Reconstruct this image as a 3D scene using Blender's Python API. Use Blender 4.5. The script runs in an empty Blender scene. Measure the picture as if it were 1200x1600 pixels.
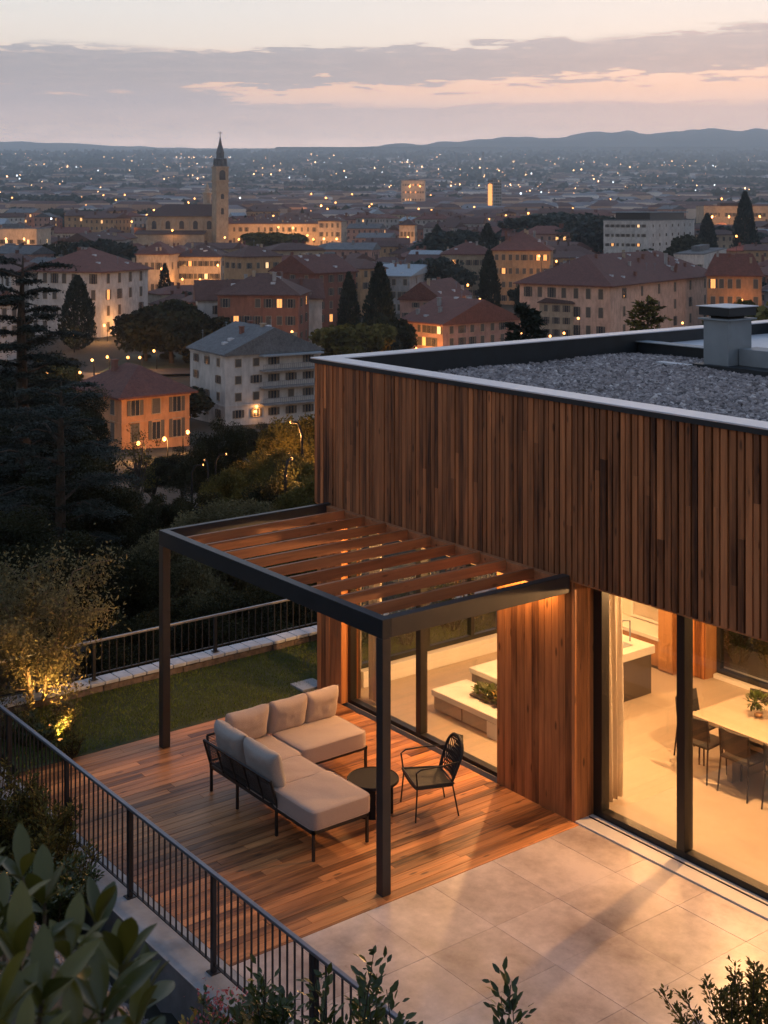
import bpy, bmesh, math, random
import numpy as np
from mathutils import Vector, Matrix, noise as mnoise
R = math.radians
rnd = random.Random(7)
nr = np.random.default_rng(7)
sc = bpy.context.scene
COL = sc.collection

# ------------------------------------------------------------------ camera
# world frame = the house: x runs along its timber facade, y into the house, z=0 is the deck
CX, CY, CZ = 15.78, -10.93, 7.0
RX, RY = .6104, .7921            # camera right (world)
FX, FY = -.7921, .6104           # camera forward (world)
FPX = 2057.0
def cam_pt(u, v, D):
    r = (u - 600) / FPX * D
    return Vector((CX + r * RX + D * FX, CY + r * RY + D * FY, CZ - (v - 330) * D / FPX))
def loc_ud(u, D):
    p = cam_pt(u, 330, D); return p.x, p.y
def to_cam(x, y):
    dx, dy = x - CX, y - CY
    return dx * RX + dy * RY, dx * FX + dy * FY
cam = bpy.data.cameras.new('camera'); camo = bpy.data.objects.new('camera', cam); COL.objects.link(camo)
cam.sensor_fit = 'HORIZONTAL'; cam.sensor_width = 36; cam.lens = 36 * FPX / 1200
cam.shift_y = -470 / 1200
cam.clip_start = .1; cam.clip_end = 40000
camo.location = (CX, CY, CZ)
camo.rotation_euler = (R(90), 0, math.atan2(RY, RX))
cam.dof.use_dof = True; cam.dof.focus_distance = 15.5; cam.dof.aperture_fstop = 9.0
sc.camera = camo

# ------------------------------------------------------------------ render / exposure
sc.render.engine = 'CYCLES'
sc.cycles.use_denoising = True
sc.cycles.max_bounces = 7; sc.cycles.diffuse_bounces = 3; sc.cycles.glossy_bounces = 3
sc.cycles.transparent_max_bounces = 14; sc.cycles.volume_bounces = 2
sc.cycles.sample_clamp_indirect = 6
sc.cycles.caustics_reflective = False; sc.cycles.caustics_refractive = False
sc.view_settings.view_transform = 'Standard'; sc.view_settings.look = 'None'
sc.view_settings.exposure = 0; sc.view_settings.gamma = 1

# ------------------------------------------------------------------ node helpers
class S:
    """socket with arithmetic"""
    def __init__(s, nt, sock): s.nt, s.k = nt, sock
    def m(s, op, o=None, o2=None):
        n = s.nt.nodes.new('ShaderNodeMath'); n.operation = op
        for i, q in enumerate((s, o, o2)):
            if q is None: continue
            if isinstance(q, S): s.nt.links.new(q.k, n.inputs[i])
            else: n.inputs[i].default_value = q
        return S(s.nt, n.outputs[0])
    def __add__(s, o): return s.m('ADD', o)
    def __sub__(s, o): return s.m('SUBTRACT', o)
    def __mul__(s, o): return s.m('MULTIPLY', o)
    def __truediv__(s, o): return s.m('DIVIDE', o)
    def clamp(s):
        r = s.m('ADD', 0.0); r.k.node.use_clamp = True; return r
    def smooth(s, a, b, lo=0., hi=1.):
        n = s.nt.nodes.new('ShaderNodeMapRange'); n.interpolation_type = 'SMOOTHSTEP'
        s.nt.links.new(s.k, n.inputs[0])
        for i, q in zip((1, 2, 3, 4), (a, b, lo, hi)): n.inputs[i].default_value = q
        return S(s.nt, n.outputs[0])
def ramp(s, stops, interp='LINEAR'):
    n = s.nt.nodes.new('ShaderNodeValToRGB'); s.nt.links.new(s.k, n.inputs[0])
    cr = n.color_ramp; cr.interpolation = interp
    while len(cr.elements) < len(stops): cr.elements.new(.5)
    for e, (p, c) in zip(cr.elements, stops):
        e.position = p; e.color = (*c, 1) if len(c) == 3 else c
    return S(s.nt, n.outputs[0])
def mixc(f, a, b, mode='MIX'):
    nt = next(q.nt for q in (f, a, b) if isinstance(q, S))
    n = nt.nodes.new('ShaderNodeMix'); n.data_type = 'RGBA'; n.blend_type = mode
    for i, q in zip((0, 6, 7), (f, a, b)):
        if isinstance(q, S): nt.links.new(q.k, n.inputs[i])
        elif i == 0: n.inputs[0].default_value = q
        else: n.inputs[i].default_value = (*q, 1)
    return S(nt, n.outputs[2])
def scalec(col, f):
    """colour * float socket"""
    nt = f.nt; n = nt.nodes.new('ShaderNodeVectorMath'); n.operation = 'SCALE'
    if isinstance(col, S): nt.links.new(col.k, n.inputs[0])
    else: n.inputs[0].default_value = col
    nt.links.new(f.k, n.inputs['Scale']); return S(nt, n.outputs[0])
def comb(nt, x, y, z):
    n = nt.nodes.new('ShaderNodeCombineXYZ')
    for i, q in enumerate((x, y, z)):
        if isinstance(q, S): nt.links.new(q.k, n.inputs[i])
        else: n.inputs[i].default_value = q
    return S(nt, n.outputs[0])
def tex(nt, vec, kind='Noise', scale=5., detail=3., rough=.5, dist=0., scl=None, **kw):
    if scl is not None:
        mp = nt.nodes.new('ShaderNodeMapping'); nt.links.new(vec.k, mp.inputs[0]); mp.inputs['Scale'].default_value = scl
        vec = S(nt, mp.outputs[0])
    n = nt.nodes.new('ShaderNodeTex' + kind); nt.links.new(vec.k, n.inputs['Vector'])
    n.inputs['Scale'].default_value = scale
    if kind == 'Noise':
        n.inputs['Detail'].default_value = detail; n.inputs['Roughness'].default_value = rough
        n.inputs['Distortion'].default_value = dist
    for k, v in kw.items(): setattr(n, k, v)
    return S(nt, n.outputs[0])

# ------------------------------------------------------------------ world: dusk sky with cloud banks
W = bpy.data.worlds.new('World'); sc.world = W; W.use_nodes = True
nt = W.node_tree; nt.nodes.clear()
tc = nt.nodes.new('ShaderNodeTexCoord')
sp = nt.nodes.new('ShaderNodeSeparateXYZ'); nt.links.new(tc.outputs['Generated'], sp.inputs[0])
dx, dy, dz = (S(nt, sp.outputs[i]) for i in range(3))
fw = dx * FX + dy * FY; rt = dx * RX + dy * RY
az = rt.m('ARCTAN2', fw)
hyp = (dx * dx + dy * dy).m('SQRT')
el = dz / hyp.m('MAXIMUM', .01)
base = ramp(el.smooth(0, .5).m('ADD', 0) if False else (el * 2.0).clamp(), [
    (.0, (7.8, 6.1, 5.2)), (.06, (6.6, 4.8, 3.9)), (.10, (3.5, 2.5, 2.05)), (.155, (1.9, 1.2, .92)), (.185, (2.0, 1.10, .66)), (.225, (1.95, 1.20, .78)),
    (.25, (1.50, 1.24, 1.00)), (.30, (1.30, 1.17, 1.03)), (.42, (.90, .87, .86)), (.55, (.58, .60, .66)), (.75, (.40, .46, .58)), (1.0, (.26, .34, .50))])
# cloud masks in direction space
cv = comb(nt, az * 11.0, el * 95.0, 0.0)
n1 = tex(nt, cv, scale=1.0, detail=8, rough=.62, dist=.35)
cv2 = comb(nt, az * 34.0, el * 260.0, 3.0)
n2 = tex(nt, cv2, scale=1.0, detail=6, rough=.6, dist=.3)
nn = n1 * .55 + n2 * .45
ew = el + az * -.026 + (n1 - .5) * .038 + (n2 - .5) * .034
band = ew.smooth(.090, .101) * ew.smooth(.118, .132, 1., 0.)
left = az.smooth(-.22, .02, 1., 0.)
bandL = ew.smooth(.066, .078) * ew.smooth(.106, .122, 1., 0.) * left
wisp = ew.smooth(.124, .130) * ew.smooth(.132, .140, 1., 0.) * .42 * (az.m('ABSOLUTE')).smooth(.05, .25)
cm = (band.m('MAXIMUM', bandL * .88) * .80 + wisp + (nn - .5) * 2.1).smooth(.32, .56)
low = (el + (n1 - .5) * .016 + (n2 - .5) * .012).smooth(.0775, .0830, 1., 0.)
cm = (cm + low * .94).clamp()
ccol = ramp((el * 8.0).clamp(), [(.0, (7.6, 5.9, 5.1)), (.25, (6.2, 4.6, 3.8)), (.38, (3.6, 2.55, 2.15)), (.52, (1.78, 1.24, 1.05)), (.66, (.84, .66, .66)), (.8, (.52, .43, .44)), (.9, (.44, .38, .40)), (1., (.50, .44, .46))])
ccol = mixc(n2.smooth(.42, .72) * .35, ccol, (.95, .70, .62))
sky = mixc(cm * .93, base, ccol)
# the glow hugs the horizon only on the side where the sun went down
dim = az.m('ABSOLUTE').smooth(.45, 1.3) * el.smooth(.06, .13, 1., 0.)
sky = scalec(sky, (dim * -.86 + 1.) * el.smooth(-.03, -.002, .03, 1.))
bg = nt.nodes.new('ShaderNodeBackground'); nt.links.new(sky.k, bg.inputs[0]); bg.inputs[1].default_value = 1.0
ns = nt.nodes.new('ShaderNodeTexSky'); ns.sky_type = 'NISHITA'; ns.sun_disc = False
SUN_AZ = math.atan2(FX * .97 + RX * .25, FY * .97 + RY * .25)   # afterglow ahead, a little to the right
ns.sun_elevation = R(1.0); ns.sun_rotation = SUN_AZ
bg2 = nt.nodes.new('ShaderNodeBackground'); nt.links.new(ns.outputs[0], bg2.inputs[0]); bg2.inputs[1].default_value = .05
ad = nt.nodes.new('ShaderNodeAddShader'); nt.links.new(bg.outputs[0], ad.inputs[0]); nt.links.new(bg2.outputs[0], ad.inputs[1])
wo = nt.nodes.new('ShaderNodeOutputWorld'); nt.links.new(ad.outputs[0], wo.inputs[0])

# the sun has set: only a faint, very soft warm glow is left in its direction
sl = bpy.data.lights.new('sun', 'SUN'); sl.energy = .10; sl.angle = R(20); sl.color = (1, .8, .66)
so = bpy.data.objects.new('sun', sl); COL.objects.link(so)
sd = Vector((math.sin(SUN_AZ), math.cos(SUN_AZ), .12)); so.rotation_euler = sd.to_track_quat('Z', 'Y').to_euler()

# ------------------------------------------------------------------ materials
def newmat(name):
    m = bpy.data.materials.new(name); m.use_nodes = True
    nt = m.node_tree; b = nt.nodes['Principled BSDF']
    t = nt.nodes.new('ShaderNodeTexCoord')
    return m, nt, b, S(nt, t.outputs['Object'])
def attr(nt, name='tone'):
    a = nt.nodes.new('ShaderNodeAttribute'); a.attribute_name = name; return S(nt, a.outputs['Fac'])
def objrand(nt):
    a = nt.nodes.new('ShaderNodeObjectInfo'); return S(nt, a.outputs['Random'])
def setc(nt, b, col, rough=.6, bump=None, bstr=.3, bdist=.02, metal=0., spec=.5):
    if isinstance(col, S): nt.links.new(col.k, b.inputs['Base Color'])
    else: b.inputs['Base Color'].default_value = (*col, 1)
    if isinstance(rough, S): nt.links.new(rough.k, b.inputs['Roughness'])
    else: b.inputs['Roughness'].default_value = rough
    b.inputs['Metallic'].default_value = metal
    b.inputs['Specular IOR Level'].default_value = spec
    if bump is not None:
        n = nt.nodes.new('ShaderNodeBump'); n.inputs['Strength'].default_value = bstr; n.inputs['Distance'].default_value = bdist
        nt.links.new(bump.k, n.inputs['Height']); nt.links.new(n.outputs[0], b.inputs['Normal'])
def plain(name, col, rough=.6, var=.15, sc_=3., bump=.2, metal=0., spec=.5, bd=.01):
    m, nt, b, o = newmat(name)
    n = tex(nt, o, scale=sc_, detail=6, rough=.6)
    c = scalec(col, n.smooth(.25, .75, 1 - var, 1 + var))
    setc(nt, b, c, rough, n if bump else None, bump, bd, metal, spec); return m
def wood(name, dark, light, axis=2, rough=.55, spec=.4, knots=True, grain=1.):
    m, nt, b, o = newmat(name)
    t = attr(nt)
    off = comb(nt, t * 37.0, t * 91.0, t * 53.0)
    va = nt.nodes.new('ShaderNodeVectorMath'); va.operation = 'ADD'
    nt.links.new(o.k, va.inputs[0]); nt.links.new(off.k, va.inputs[1]); p = S(nt, va.outputs[0])
    s = [26. * grain] * 3; s[axis] = 1.1 * grain
    g = tex(nt, p, scale=1., detail=7, rough=.62, dist=.6, scl=tuple(s))
    s2 = [3.5] * 3; s2[axis] = .55
    g2 = tex(nt, p, scale=1., detail=4, rough=.6, dist=.4, scl=tuple(s2))
    f = (g * 1.0 + g2 * 1.35 + t * .70 - 1.05).clamp()
    c = mixc(f, dark, light)
    if knots:
        s3 = [7.] * 3; s3[axis] = 2.2
        k = tex(nt, p, 'Voronoi', scale=1., scl=tuple(s3)).smooth(.06, .17, .35, 1.)
        c = scalec(c, k)
    setc(nt, b, c, rough, g, .35, .004, spec=spec); return m
def emis(name, col, st, sampled=False):
    m, nt, b, o = newmat(name)
    b.inputs['Base Color'].default_value = (*[min(1, x) for x in col], 1)
    b.inputs['Emission Color'].default_value = (*col, 1); b.inputs['Emission Strength'].default_value = st
    if not sampled: m.cycles.emission_sampling = 'NONE'
    return m
def leafmat(name, col, col2, rough=.5, spec=.4, transl=.25):
    m, nt, b, o = newmat(name)
    t = attr(nt); n = tex(nt, o, scale=.6, detail=3)
    c = mixc((t * .7 + n * .5 - .1).clamp(), col, col2)
    setc(nt, b, c, rough, spec=spec)
    if transl:
        tr = nt.nodes.new('ShaderNodeBsdfTranslucent'); nt.links.new(c.k, tr.inputs[0])
        mx = nt.nodes.new('ShaderNodeMixShader'); mx.inputs[0].default_value = transl
        out = nt.nodes['Material Output']
        nt.links.new(b.outputs[0], mx.inputs[1]); nt.links.new(tr.outputs[0], mx.inputs[2]); nt.links.new(mx.outputs[0], out.inputs[0])
    return m
def glassmat(name, tint=(.93, .95, .94), refl=.10):
    m = bpy.data.materials.new(name); m.use_nodes = True; nt = m.node_tree; nt.nodes.clear()
    tr = nt.nodes.new('ShaderNodeBsdfTransparent'); tr.inputs[0].default_value = (*tint, 1)
    gl = nt.nodes.new('ShaderNodeBsdfGlossy'); gl.inputs['Roughness'].default_value = .02
    lw = nt.nodes.new('ShaderNodeLayerWeight'); lw.inputs[0].default_value = .5
    fr = (S(nt, lw.outputs['Facing']).m('POWER', 4.0) * .9 + refl * .7).clamp()
    mx = nt.nodes.new('ShaderNodeMixShader'); out = nt.nodes.new('ShaderNodeOutputMaterial')
    nt.links.new(fr.k, mx.inputs[0]); nt.links.new(tr.outputs[0], mx.inputs[1]); nt.links.new(gl.outputs[0], mx.inputs[2])
    nt.links.new(mx.outputs[0], out.inputs[0]); return m

M = {}
M['slat'] = wood('cedar_slat', (.038, .012, .005), (.54, .205, .078), 2)
M['board'] = wood('cedar_board', (.065, .020, .007), (.60, .245, .085), 2)
M['deck'] = wood('deck_plank', (.058, .018, .007), (.72, .30, .105), 1, rough=.40, spec=.35)
M['rafter'] = wood('rafter_wood', (.14, .045, .018), (.48, .20, .085), 1, rough=.5)
M['oak'] = wood('oak', (.22, .10, .04), (.42, .22, .10), 2, knots=False, rough=.45)
M['table'] = wood('pale_oak', (.27, .21, .155), (.37, .30, .235), 0, knots=False, rough=.4)
M['dark_metal'] = plain('dark_metal', (.030, .034, .040), .42, .1, 6, .05, metal=.35)
M['bronze'] = plain('bronze_metal', (.045, .042, .042), .45, .1, 5, .05, metal=.3)
M['coping'] = plain('coping_metal', (.56, .56, .60), .32, .06, 1.2, .03, spec=.6)
M['fascia'] = plain('fascia_metal', (.014, .017, .022), .45, .1, 2, .03)
M['membrane'] = plain('bitumen', (.007, .012, .017), .5, .3, 4, .2)
M['white_memb'] = plain('white_membrane', (.50, .53, .57), .45, .15, 1.2, .1)
M['zinc'] = plain('zinc', (.20, .24, .27), .5, .12, 2, .05, metal=.2)
M['black'] = plain('black_metal', (.010, .010, .011), .6, .1, 5, 0, spec=.2)
M['frame'] = plain('window_frame', (.016, .015, .015), .4, .1, 5, 0, metal=.2)
M['glass'] = glassmat('pane_glass')
M['plaster'] = plain('plaster', (.62, .56, .48), .8, .05, 2, .1)
M['white'] = plain('white_stone', (.62, .59, .55), .45, .06, 3, .05)
M['greige'] = plain('greige_panel', (.30, .26, .22), .5, .08, 2, .03)
M['darkbrown'] = plain('dark_brown', (.06, .045, .035), .5, .1, 2, .03)
M['concrete'] = plain('concrete', (.24, .245, .25), .8, .3, 2.2, .4)
M['kerb_top'] = plain('kerb_top', (.30, .32, .34), .75, .3, 2.5, .4)
M['sofa_metal'] = plain('sofa_metal', (.022, .021, .022), .45, .1, 4, 0, metal=.3)
M['rope'] = plain('black_rope', (.018, .016, .015), .7, .3, 60, .4)
M['rail'] = plain('rail_metal', (.22, .23, .26), .42, .15, 3, .05, metal=.5)
M['baluster'] = plain('baluster_metal', (.035, .036, .042), .45, .15, 3, .05, metal=.4)
def fabric(name, col):
    m, nt, b, o = newmat(name)
    n = tex(nt, o, scale=240, detail=2); n2 = tex(nt, o, scale=5, detail=4)
    c = scalec(col, n.smooth(.3, .7, .86, 1.1)); setc(nt, b, c, .9, n * .4 + n2 * .9, .5, .012, spec=.15)
    b.inputs['Sheen Weight'].default_value = .2; return m
M['cushion'] = fabric('linen', (.43, .34, .29))
M['pillow'] = fabric('linen_grey', (.40, .35, .31))
M['curtain'] = fabric('curtain_cloth', (.86, .80, .72))
_nt = M['curtain'].node_tree; _tr = _nt.nodes.new('ShaderNodeBsdfTranslucent'); _tr.inputs[0].default_value = (.85, .78, .68, 1); _mx = _nt.nodes.new('ShaderNodeMixShader'); _mx.inputs[0].default_value = .62
_nt.links.new(_nt.nodes['Principled BSDF'].outputs[0], _mx.inputs[1]); _nt.links.new(_tr.outputs[0], _mx.inputs[2]); _nt.links.new(_mx.outputs[0], _nt.nodes['Material Output'].inputs[0])
def stone_floor(name, ca, cb, rough, gain=1., pits=.2, sc_=1.):
    m, nt, b, o = newmat(name)
    n = tex(nt, o, scale=1.1 * sc_, detail=8, rough=.65, dist=0.); n2 = tex(nt, o, scale=6 * sc_, detail=6, rough=.7, dist=.1)
    t = attr(nt)
    n3 = tex(nt, o, scale=.45, detail=4, rough=.5, scl=(1, 1.8, 1))
    f = ((n * .75 + n2 * .45 + n3 * .8 + t * .13 - 1.065) * 1.7 * gain + .5).clamp()
    c = mixc(f, ca, cb)
    pit = tex(nt, o, 'Voronoi', scale=30.).smooth(.04, .10, 1. - pits, 1.)
    c = scalec(c, pit)
    rr = n2.smooth(.2, .8, rough - .08, rough + .12)
    setc(nt, b, c, rr, n2, .12, .006 if pits else .001, spec=.5); return m
M['patio'] = stone_floor('travertine', (.27, .205, .175), (.72, .61, .54), .34, 1.3, .2)
M['joint'] = plain('joint', (.20, .165, .14), .9, .2, 8, 0)
M['floor_in'] = stone_floor('indoor_stone', (.27, .215, .165), (.43, .36, .285), .46, .55, .0)
def gravelmat():
    m, nt, b, o = newmat('pebbles'); t = attr(nt)
    c = ramp(t, [(0, (.09, .08, .08)), (.3, (.22, .19, .185)), (.6, (.34, .30, .29)), (.85, (.46, .41, .39)), (1, (.62, .57, .55))])
    setc(nt, b, c, .85); return m
M['gravel'] = gravelmat()
M['grass'] = leafmat('grass_blade', (.070, .095, .015), (.22, .26, .045), .7, .2, .15)
M['soil'] = plain('soil', (.020, .018, .013), .95, .4, 3, .6)
M['lawn'] = plain('lawn_ground', (.040, .050, .016), .9, .4, 6, .5)
M['brickwall'] = plain('rubble_wall', (.15, .115, .10), .9, .4, 9, .8)
M['tilecope'] = plain('cope_tile', (.50, .53, .58), .5, .15, 6, .2)
M['bark'] = plain('bark', (.05, .038, .028), .9, .4, 8, .8)
M['barklight'] = plain('bark_light', (.16, .12, .08), .9, .4, 12, .8)
M['leaf_dark'] = leafmat('leaf_dark', (.005, .007, .003), (.044, .048, .020), .7, .12)
M['leaf_mid'] = leafmat('leaf_mid', (.014, .018, .005), (.20, .165, .040), .7, .15)
M['leaf_olive'] = leafmat('leaf_olive', (.022, .024, .011), (.27, .24, .12), .7, .15)
M['leaf_blue'] = leafmat('leaf_bluegreen', (.010, .022, .020), (.035, .055, .045), .6, .3)
M['cypress'] = leafmat('cypress_needles', (.005, .012, .008), (.020, .035, .022), .7, .2, .1)
M['cedar'] = leafmat('cedar_needles', (.007, .012, .010), (.050, .064, .052), .7, .2, .1)
M['laurel'] = leafmat('laurel_leaf', (.022, .042, .010), (.085, .11, .024), .30, .5, .3)
M['rhodo'] = leafmat('broad_leaf', (.016, .032, .008), (.15, .13, .018), .30, .5, .25)
M['yellowleaf'] = leafmat('yellow_leaf', (.20, .13, .02), (.42, .30, .06), .5, .3, .3)
M['pink'] = leafmat('pink_petal', (.45, .08, .10), (.65, .22, .22), .6, .2, .3)
M['stem'] = plain('stem', (.05, .035, .02), .8, .3, 20, .2)
M['lamp_glow'] = emis('lamp_glow', (1, .40, .11), 6.0)
M['lamp_white'] = emis('lamp_white', (.86, .93, 1.), 5.0)
M['lamp_far'] = emis('lamp_far', (1, .50, .22), 13.0)
M['winlit'] = emis('lit_window', (1, .42, .12), 1.3)
M['winlitp'] = emis('lit_window_pale', (1, .62, .30), 1.3)
M['windark'] = plain('dark_pane', (.03, .035, .045), .15, .1, 1, 0)
M['shutter'] = plain('shutter', (.085, .075, .065), .6, .2, 3, 0)
M['ground'] = None

def roofmat(name, ca, cb):
    m, nt, b, o = newmat(name)
    n = tex(nt, o, scale=.8, detail=6, rough=.7); n2 = tex(nt, o, scale=6, detail=3, scl=(1, 1, .6), rough=.7)
    r = objrand(nt)
    n4 = tex(nt, o, scale=2.2, detail=2, scl=(1, 1, 1), rough=.5)
    c = mixc(((n * .8 + n2 * .7 + n4 * .5 + r * .3 - 1.1) * 1.6 + .5).clamp(), ca, cb)
    setc(nt, b, c, .8, n2 + n4, 1., .15); return m
M['roof_red'] = roofmat('roof_tiles_red', (.060, .022, .018), (.19, .070, .050))
M['roof_brown'] = roofmat('roof_tiles_brown', (.042, .024, .021), (.135, .066, .052))
M['roof_grey'] = roofmat('roof_grey', (.06, .065, .07), (.18, .19, .20))
M['roof_blue'] = roofmat('roof_sheet', (.20, .25, .29), (.34, .40, .45))
def wallmat(name, col, win=False):
    m, nt, b, o = newmat(name)
    n = tex(nt, o, scale=.25, detail=6, rough=.7); n2 = tex(nt, o, scale=1.6, detail=5, scl=(1, 1, .35))
    c = scalec(col, (n * .6 + n2 * .5).smooth(.30, .80, .62, 1.18))
    if win:   # distant houses: rows of small window openings, a few panels of other render
        sx = nt.nodes.new('ShaderNodeSeparateXYZ'); nt.links.new(o.k, sx.inputs[0])
        x, y, z = (S(nt, sx.outputs[i]) for i in range(3))
        g = nt.nodes.new('ShaderNodeNewGeometry'); 
        h = x + y
        fx = (h / 2.9).m('FRACT'); fz = (z / 3.1).m('FRACT')
        w = fx.m('GREATER_THAN', .33) * fx.m('LESS_THAN', .66) * fz.m('GREATER_THAN', .30) * fz.m('LESS_THAN', .76)
        c = mixc(w * .85, c, (.035, .035, .04))
        cell = comb(nt, (h / 2.9).m('FLOOR'), (z / 3.1).m('FLOOR'), objrand(nt) * 99.)
        wn = nt.nodes.new('ShaderNodeTexWhiteNoise'); nt.links.new(cell.k, wn.inputs['Vector'])
        lit = S(nt, wn.outputs[0]).m('GREATER_THAN', .93) * w
        nt.links.new((lit * 1.6).k, b.inputs['Emission Strength'])
        b.inputs['Emission Color'].default_value = (1, .5, .18, 1)
        m.cycles.emission_sampling = 'NONE'
    setc(nt, b, c, .85); return m
WALLC = {'cream': (.46, .38, .29), 'white': (.52, .50, .47), 'ochre': (.42, .26, .14), 'pink': (.40, .235, .185),
         'terracotta': (.30, .125, .080), 'brick': (.20, .085, .06), 'grey': (.33, .32, .31), 'orange': (.50, .25, .12), 'sand': (.38, .30, .21), 'peach': (.60, .40, .30)}
for k, c in WALLC.items():
    M['w_' + k] = wallmat('wall_' + k, c); M['f_' + k] = wallmat('farwall_' + k, c, True)
def groundmat():
    m, nt, b, o = newmat('valley_ground')
    n = tex(nt, o, scale=.004, detail=8, rough=.65); n2 = tex(nt, o, scale=.05, detail=6, rough=.7); n3 = tex(nt, o, scale=1.2, detail=5)
    c = mixc((n * .6 + n2 * .6 - .1).smooth(.35, .75), (.008, .013, .008), (.034, .032, .026))
    c = scalec(c, n3.smooth(.2, .8, .7, 1.25)); setc(nt, b, c, .95, n3, .5, .2); return m
M['ground'] = groundmat()
M['hill'] = plain('hill_wood', (.030, .040, .045), .9, .3, .004, 0)
M['meadow'] = plain('meadow', (.035, .055, .035), .95, .4, .3, .3)
M['asphalt'] = plain('asphalt', (.075, .068, .062), .85, .2, 1, .2)

# ------------------------------------------------------------------ mesh builder
class MB:
    def __init__(s): s.v = []; s.f = []; s.mi = []; s.t = []; s.tone = .5; s.cur = 0; s.smooth = False
    def add(s, vs, fs, mi=None):
        n = len(s.v); s.v += [tuple(p) for p in vs]; s.t += [s.tone] * len(vs)
        s.f += [tuple(i + n for i in f) for f in fs]; s.mi += [s.cur if mi is None else mi] * len(fs); return s
    def box(s, x0, x1, y0, y1, z0, z1, mi=None):
        return s.add([(x0, y0, z0), (x1, y0, z0), (x1, y1, z0), (x0, y1, z0), (x0, y0, z1), (x1, y0, z1), (x1, y1, z1), (x0, y1, z1)],
                     [(0, 3, 2, 1), (4, 5, 6, 7), (0, 1, 5, 4), (1, 2, 6, 5), (2, 3, 7, 6), (3, 0, 4, 7)], mi)
    def prism(s, poly, z0, z1, mi=None):
        n = len(poly)
        return s.add([(x, y, z0) for x, y in poly] + [(x, y, z1) for x, y in poly],
                     [tuple(range(n))[::-1], tuple(range(n, 2 * n))] + [(i, (i + 1) % n, n + (i + 1) % n, n + i) for i in range(n)], mi)
    def tube(s, pts, r, n=8, cap=True, mi=None):
        pts = [Vector(p) for p in pts]; rs = r if isinstance(r, (list, tuple)) else [r] * len(pts)
        vs = []; fs = []; up = Vector((0, 0, 1)); prev = None
        for i, p in enumerate(pts):
            d = (pts[min(i + 1, len(pts) - 1)] - pts[max(i - 1, 0)]).normalized()
            if prev is None: a = d.cross(up if abs(d.z) < .9 else Vector((1, 0, 0))).normalized()
            else: a = (prev - d * prev.dot(d)).normalized()
            prev = a; b = d.cross(a)
            for k in range(n):
                t = 2 * math.pi * (k + .5) / n; vs.append(p + (a * math.cos(t) + b * math.sin(t)) * rs[i])
        for i in range(len(pts) - 1):
            for k in range(n):
                fs.append((i * n + k, i * n + (k + 1) % n, (i + 1) * n + (k + 1) % n, (i + 1) * n + k))
        if cap: fs.append(tuple(range(n))[::-1]); fs.append(tuple(range((len(pts) - 1) * n, len(pts) * n)))
        return s.add(vs, fs, mi)
    def lathe(s, prof, n=24, c=(0, 0, 0), mi=None):
        vs = []; fs = []
        for r, z in prof:
            for k in range(n): t = 2 * math.pi * k / n; vs.append((c[0] + r * math.cos(t), c[1] + r * math.sin(t), c[2] + z))
        for i in range(len(prof) - 1):
            for k in range(n): fs.append((i * n + k, i * n + (k + 1) % n, (i + 1) * n + (k + 1) % n, (i + 1) * n + k))
        fs.append(tuple(range(n))[::-1]); fs.append(tuple(range((len(prof) - 1) * n, len(prof) * n)))
        return s.add(vs, fs, mi)
    def mesh(s, name, mats):
        me = bpy.data.meshes.new(name); me.from_pydata(s.v, [], s.f)
        for m in (mats if isinstance(mats, (list, tuple)) else [mats]): me.materials.append(M[m] if isinstance(m, str) else m)
        me.polygons.foreach_set('material_index', s.mi)
        a = me.attributes.new('tone', 'FLOAT', 'POINT'); a.data.foreach_set('value', s.t)
        if s.smooth: me.shade_smooth()
        me.update(); return me
    def build(s, name, mats, parent=None, loc=None, bevel=0, seg=2):
        return link(name, s.mesh(name, mats), parent, loc, bevel, seg)
def link(name, me, parent=None, loc=None, bevel=0, seg=2):
    o = bpy.data.objects.new(name, me); COL.objects.link(o)
    if parent is not None: o.parent = parent
    if loc is not None: o.location = loc
    if bevel:
        m = o.modifiers.new('bevel', 'BEVEL'); m.width = bevel; m.segments = seg; m.limit_method = 'ANGLE'; m.angle_limit = R(40)
    return o
def B(name, mats, parent, *boxes, bevel=0):
    mb = MB()
    for b in boxes: mb.tone = rnd.random(); mb.box(*b)
    return mb.build(name, mats, parent, bevel=bevel)
def tag(o, label=None, cat=None, group=None, kind=None):
    if label: o['label'] = label
    if cat: o['category'] = cat
    if group: o['group'] = group
    if kind: o['kind'] = kind
    return o
def thing(name, label, cat, loc=(0, 0, 0), rz=0, group=None):
    o = bpy.data.objects.new(name, None); COL.objects.link(o); o.location = loc; o.rotation_euler = (0, 0, rz)
    o.empty_display_size = .2
    return tag(o, label, cat, group)
KIDS = {}
def copy_tree(o, parent=None):
    c = o.copy(); COL.objects.link(c)
    if parent is not None: c.parent = parent
    for ch in [x for x in o.children]: copy_tree(ch, c)
    return c
def np_mesh(name, verts, faces_per, nfaces, idx, mats, tone=None, smooth=False):
    """verts (n,3), idx flat loop indices, all faces with faces_per corners"""
    me = bpy.data.meshes.new(name); me.vertices.add(len(verts)); me.vertices.foreach_set('co', verts.astype(np.float32).ravel())
    me.loops.add(len(idx)); me.loops.foreach_set('vertex_index', idx.astype(np.int32))
    me.polygons.add(nfaces); me.polygons.foreach_set('loop_start', np.arange(nfaces, dtype=np.int32) * faces_per)
    me.update(calc_edges=True)
    if tone is not None:
        a = me.attributes.new('tone', 'FLOAT', 'POINT'); a.data.foreach_set('value', tone.astype(np.float32))
    for m in (mats if isinstance(mats, (list, tuple)) else [mats]): me.materials.append(M[m])
    if smooth: me.shade_smooth()
    return me
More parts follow.
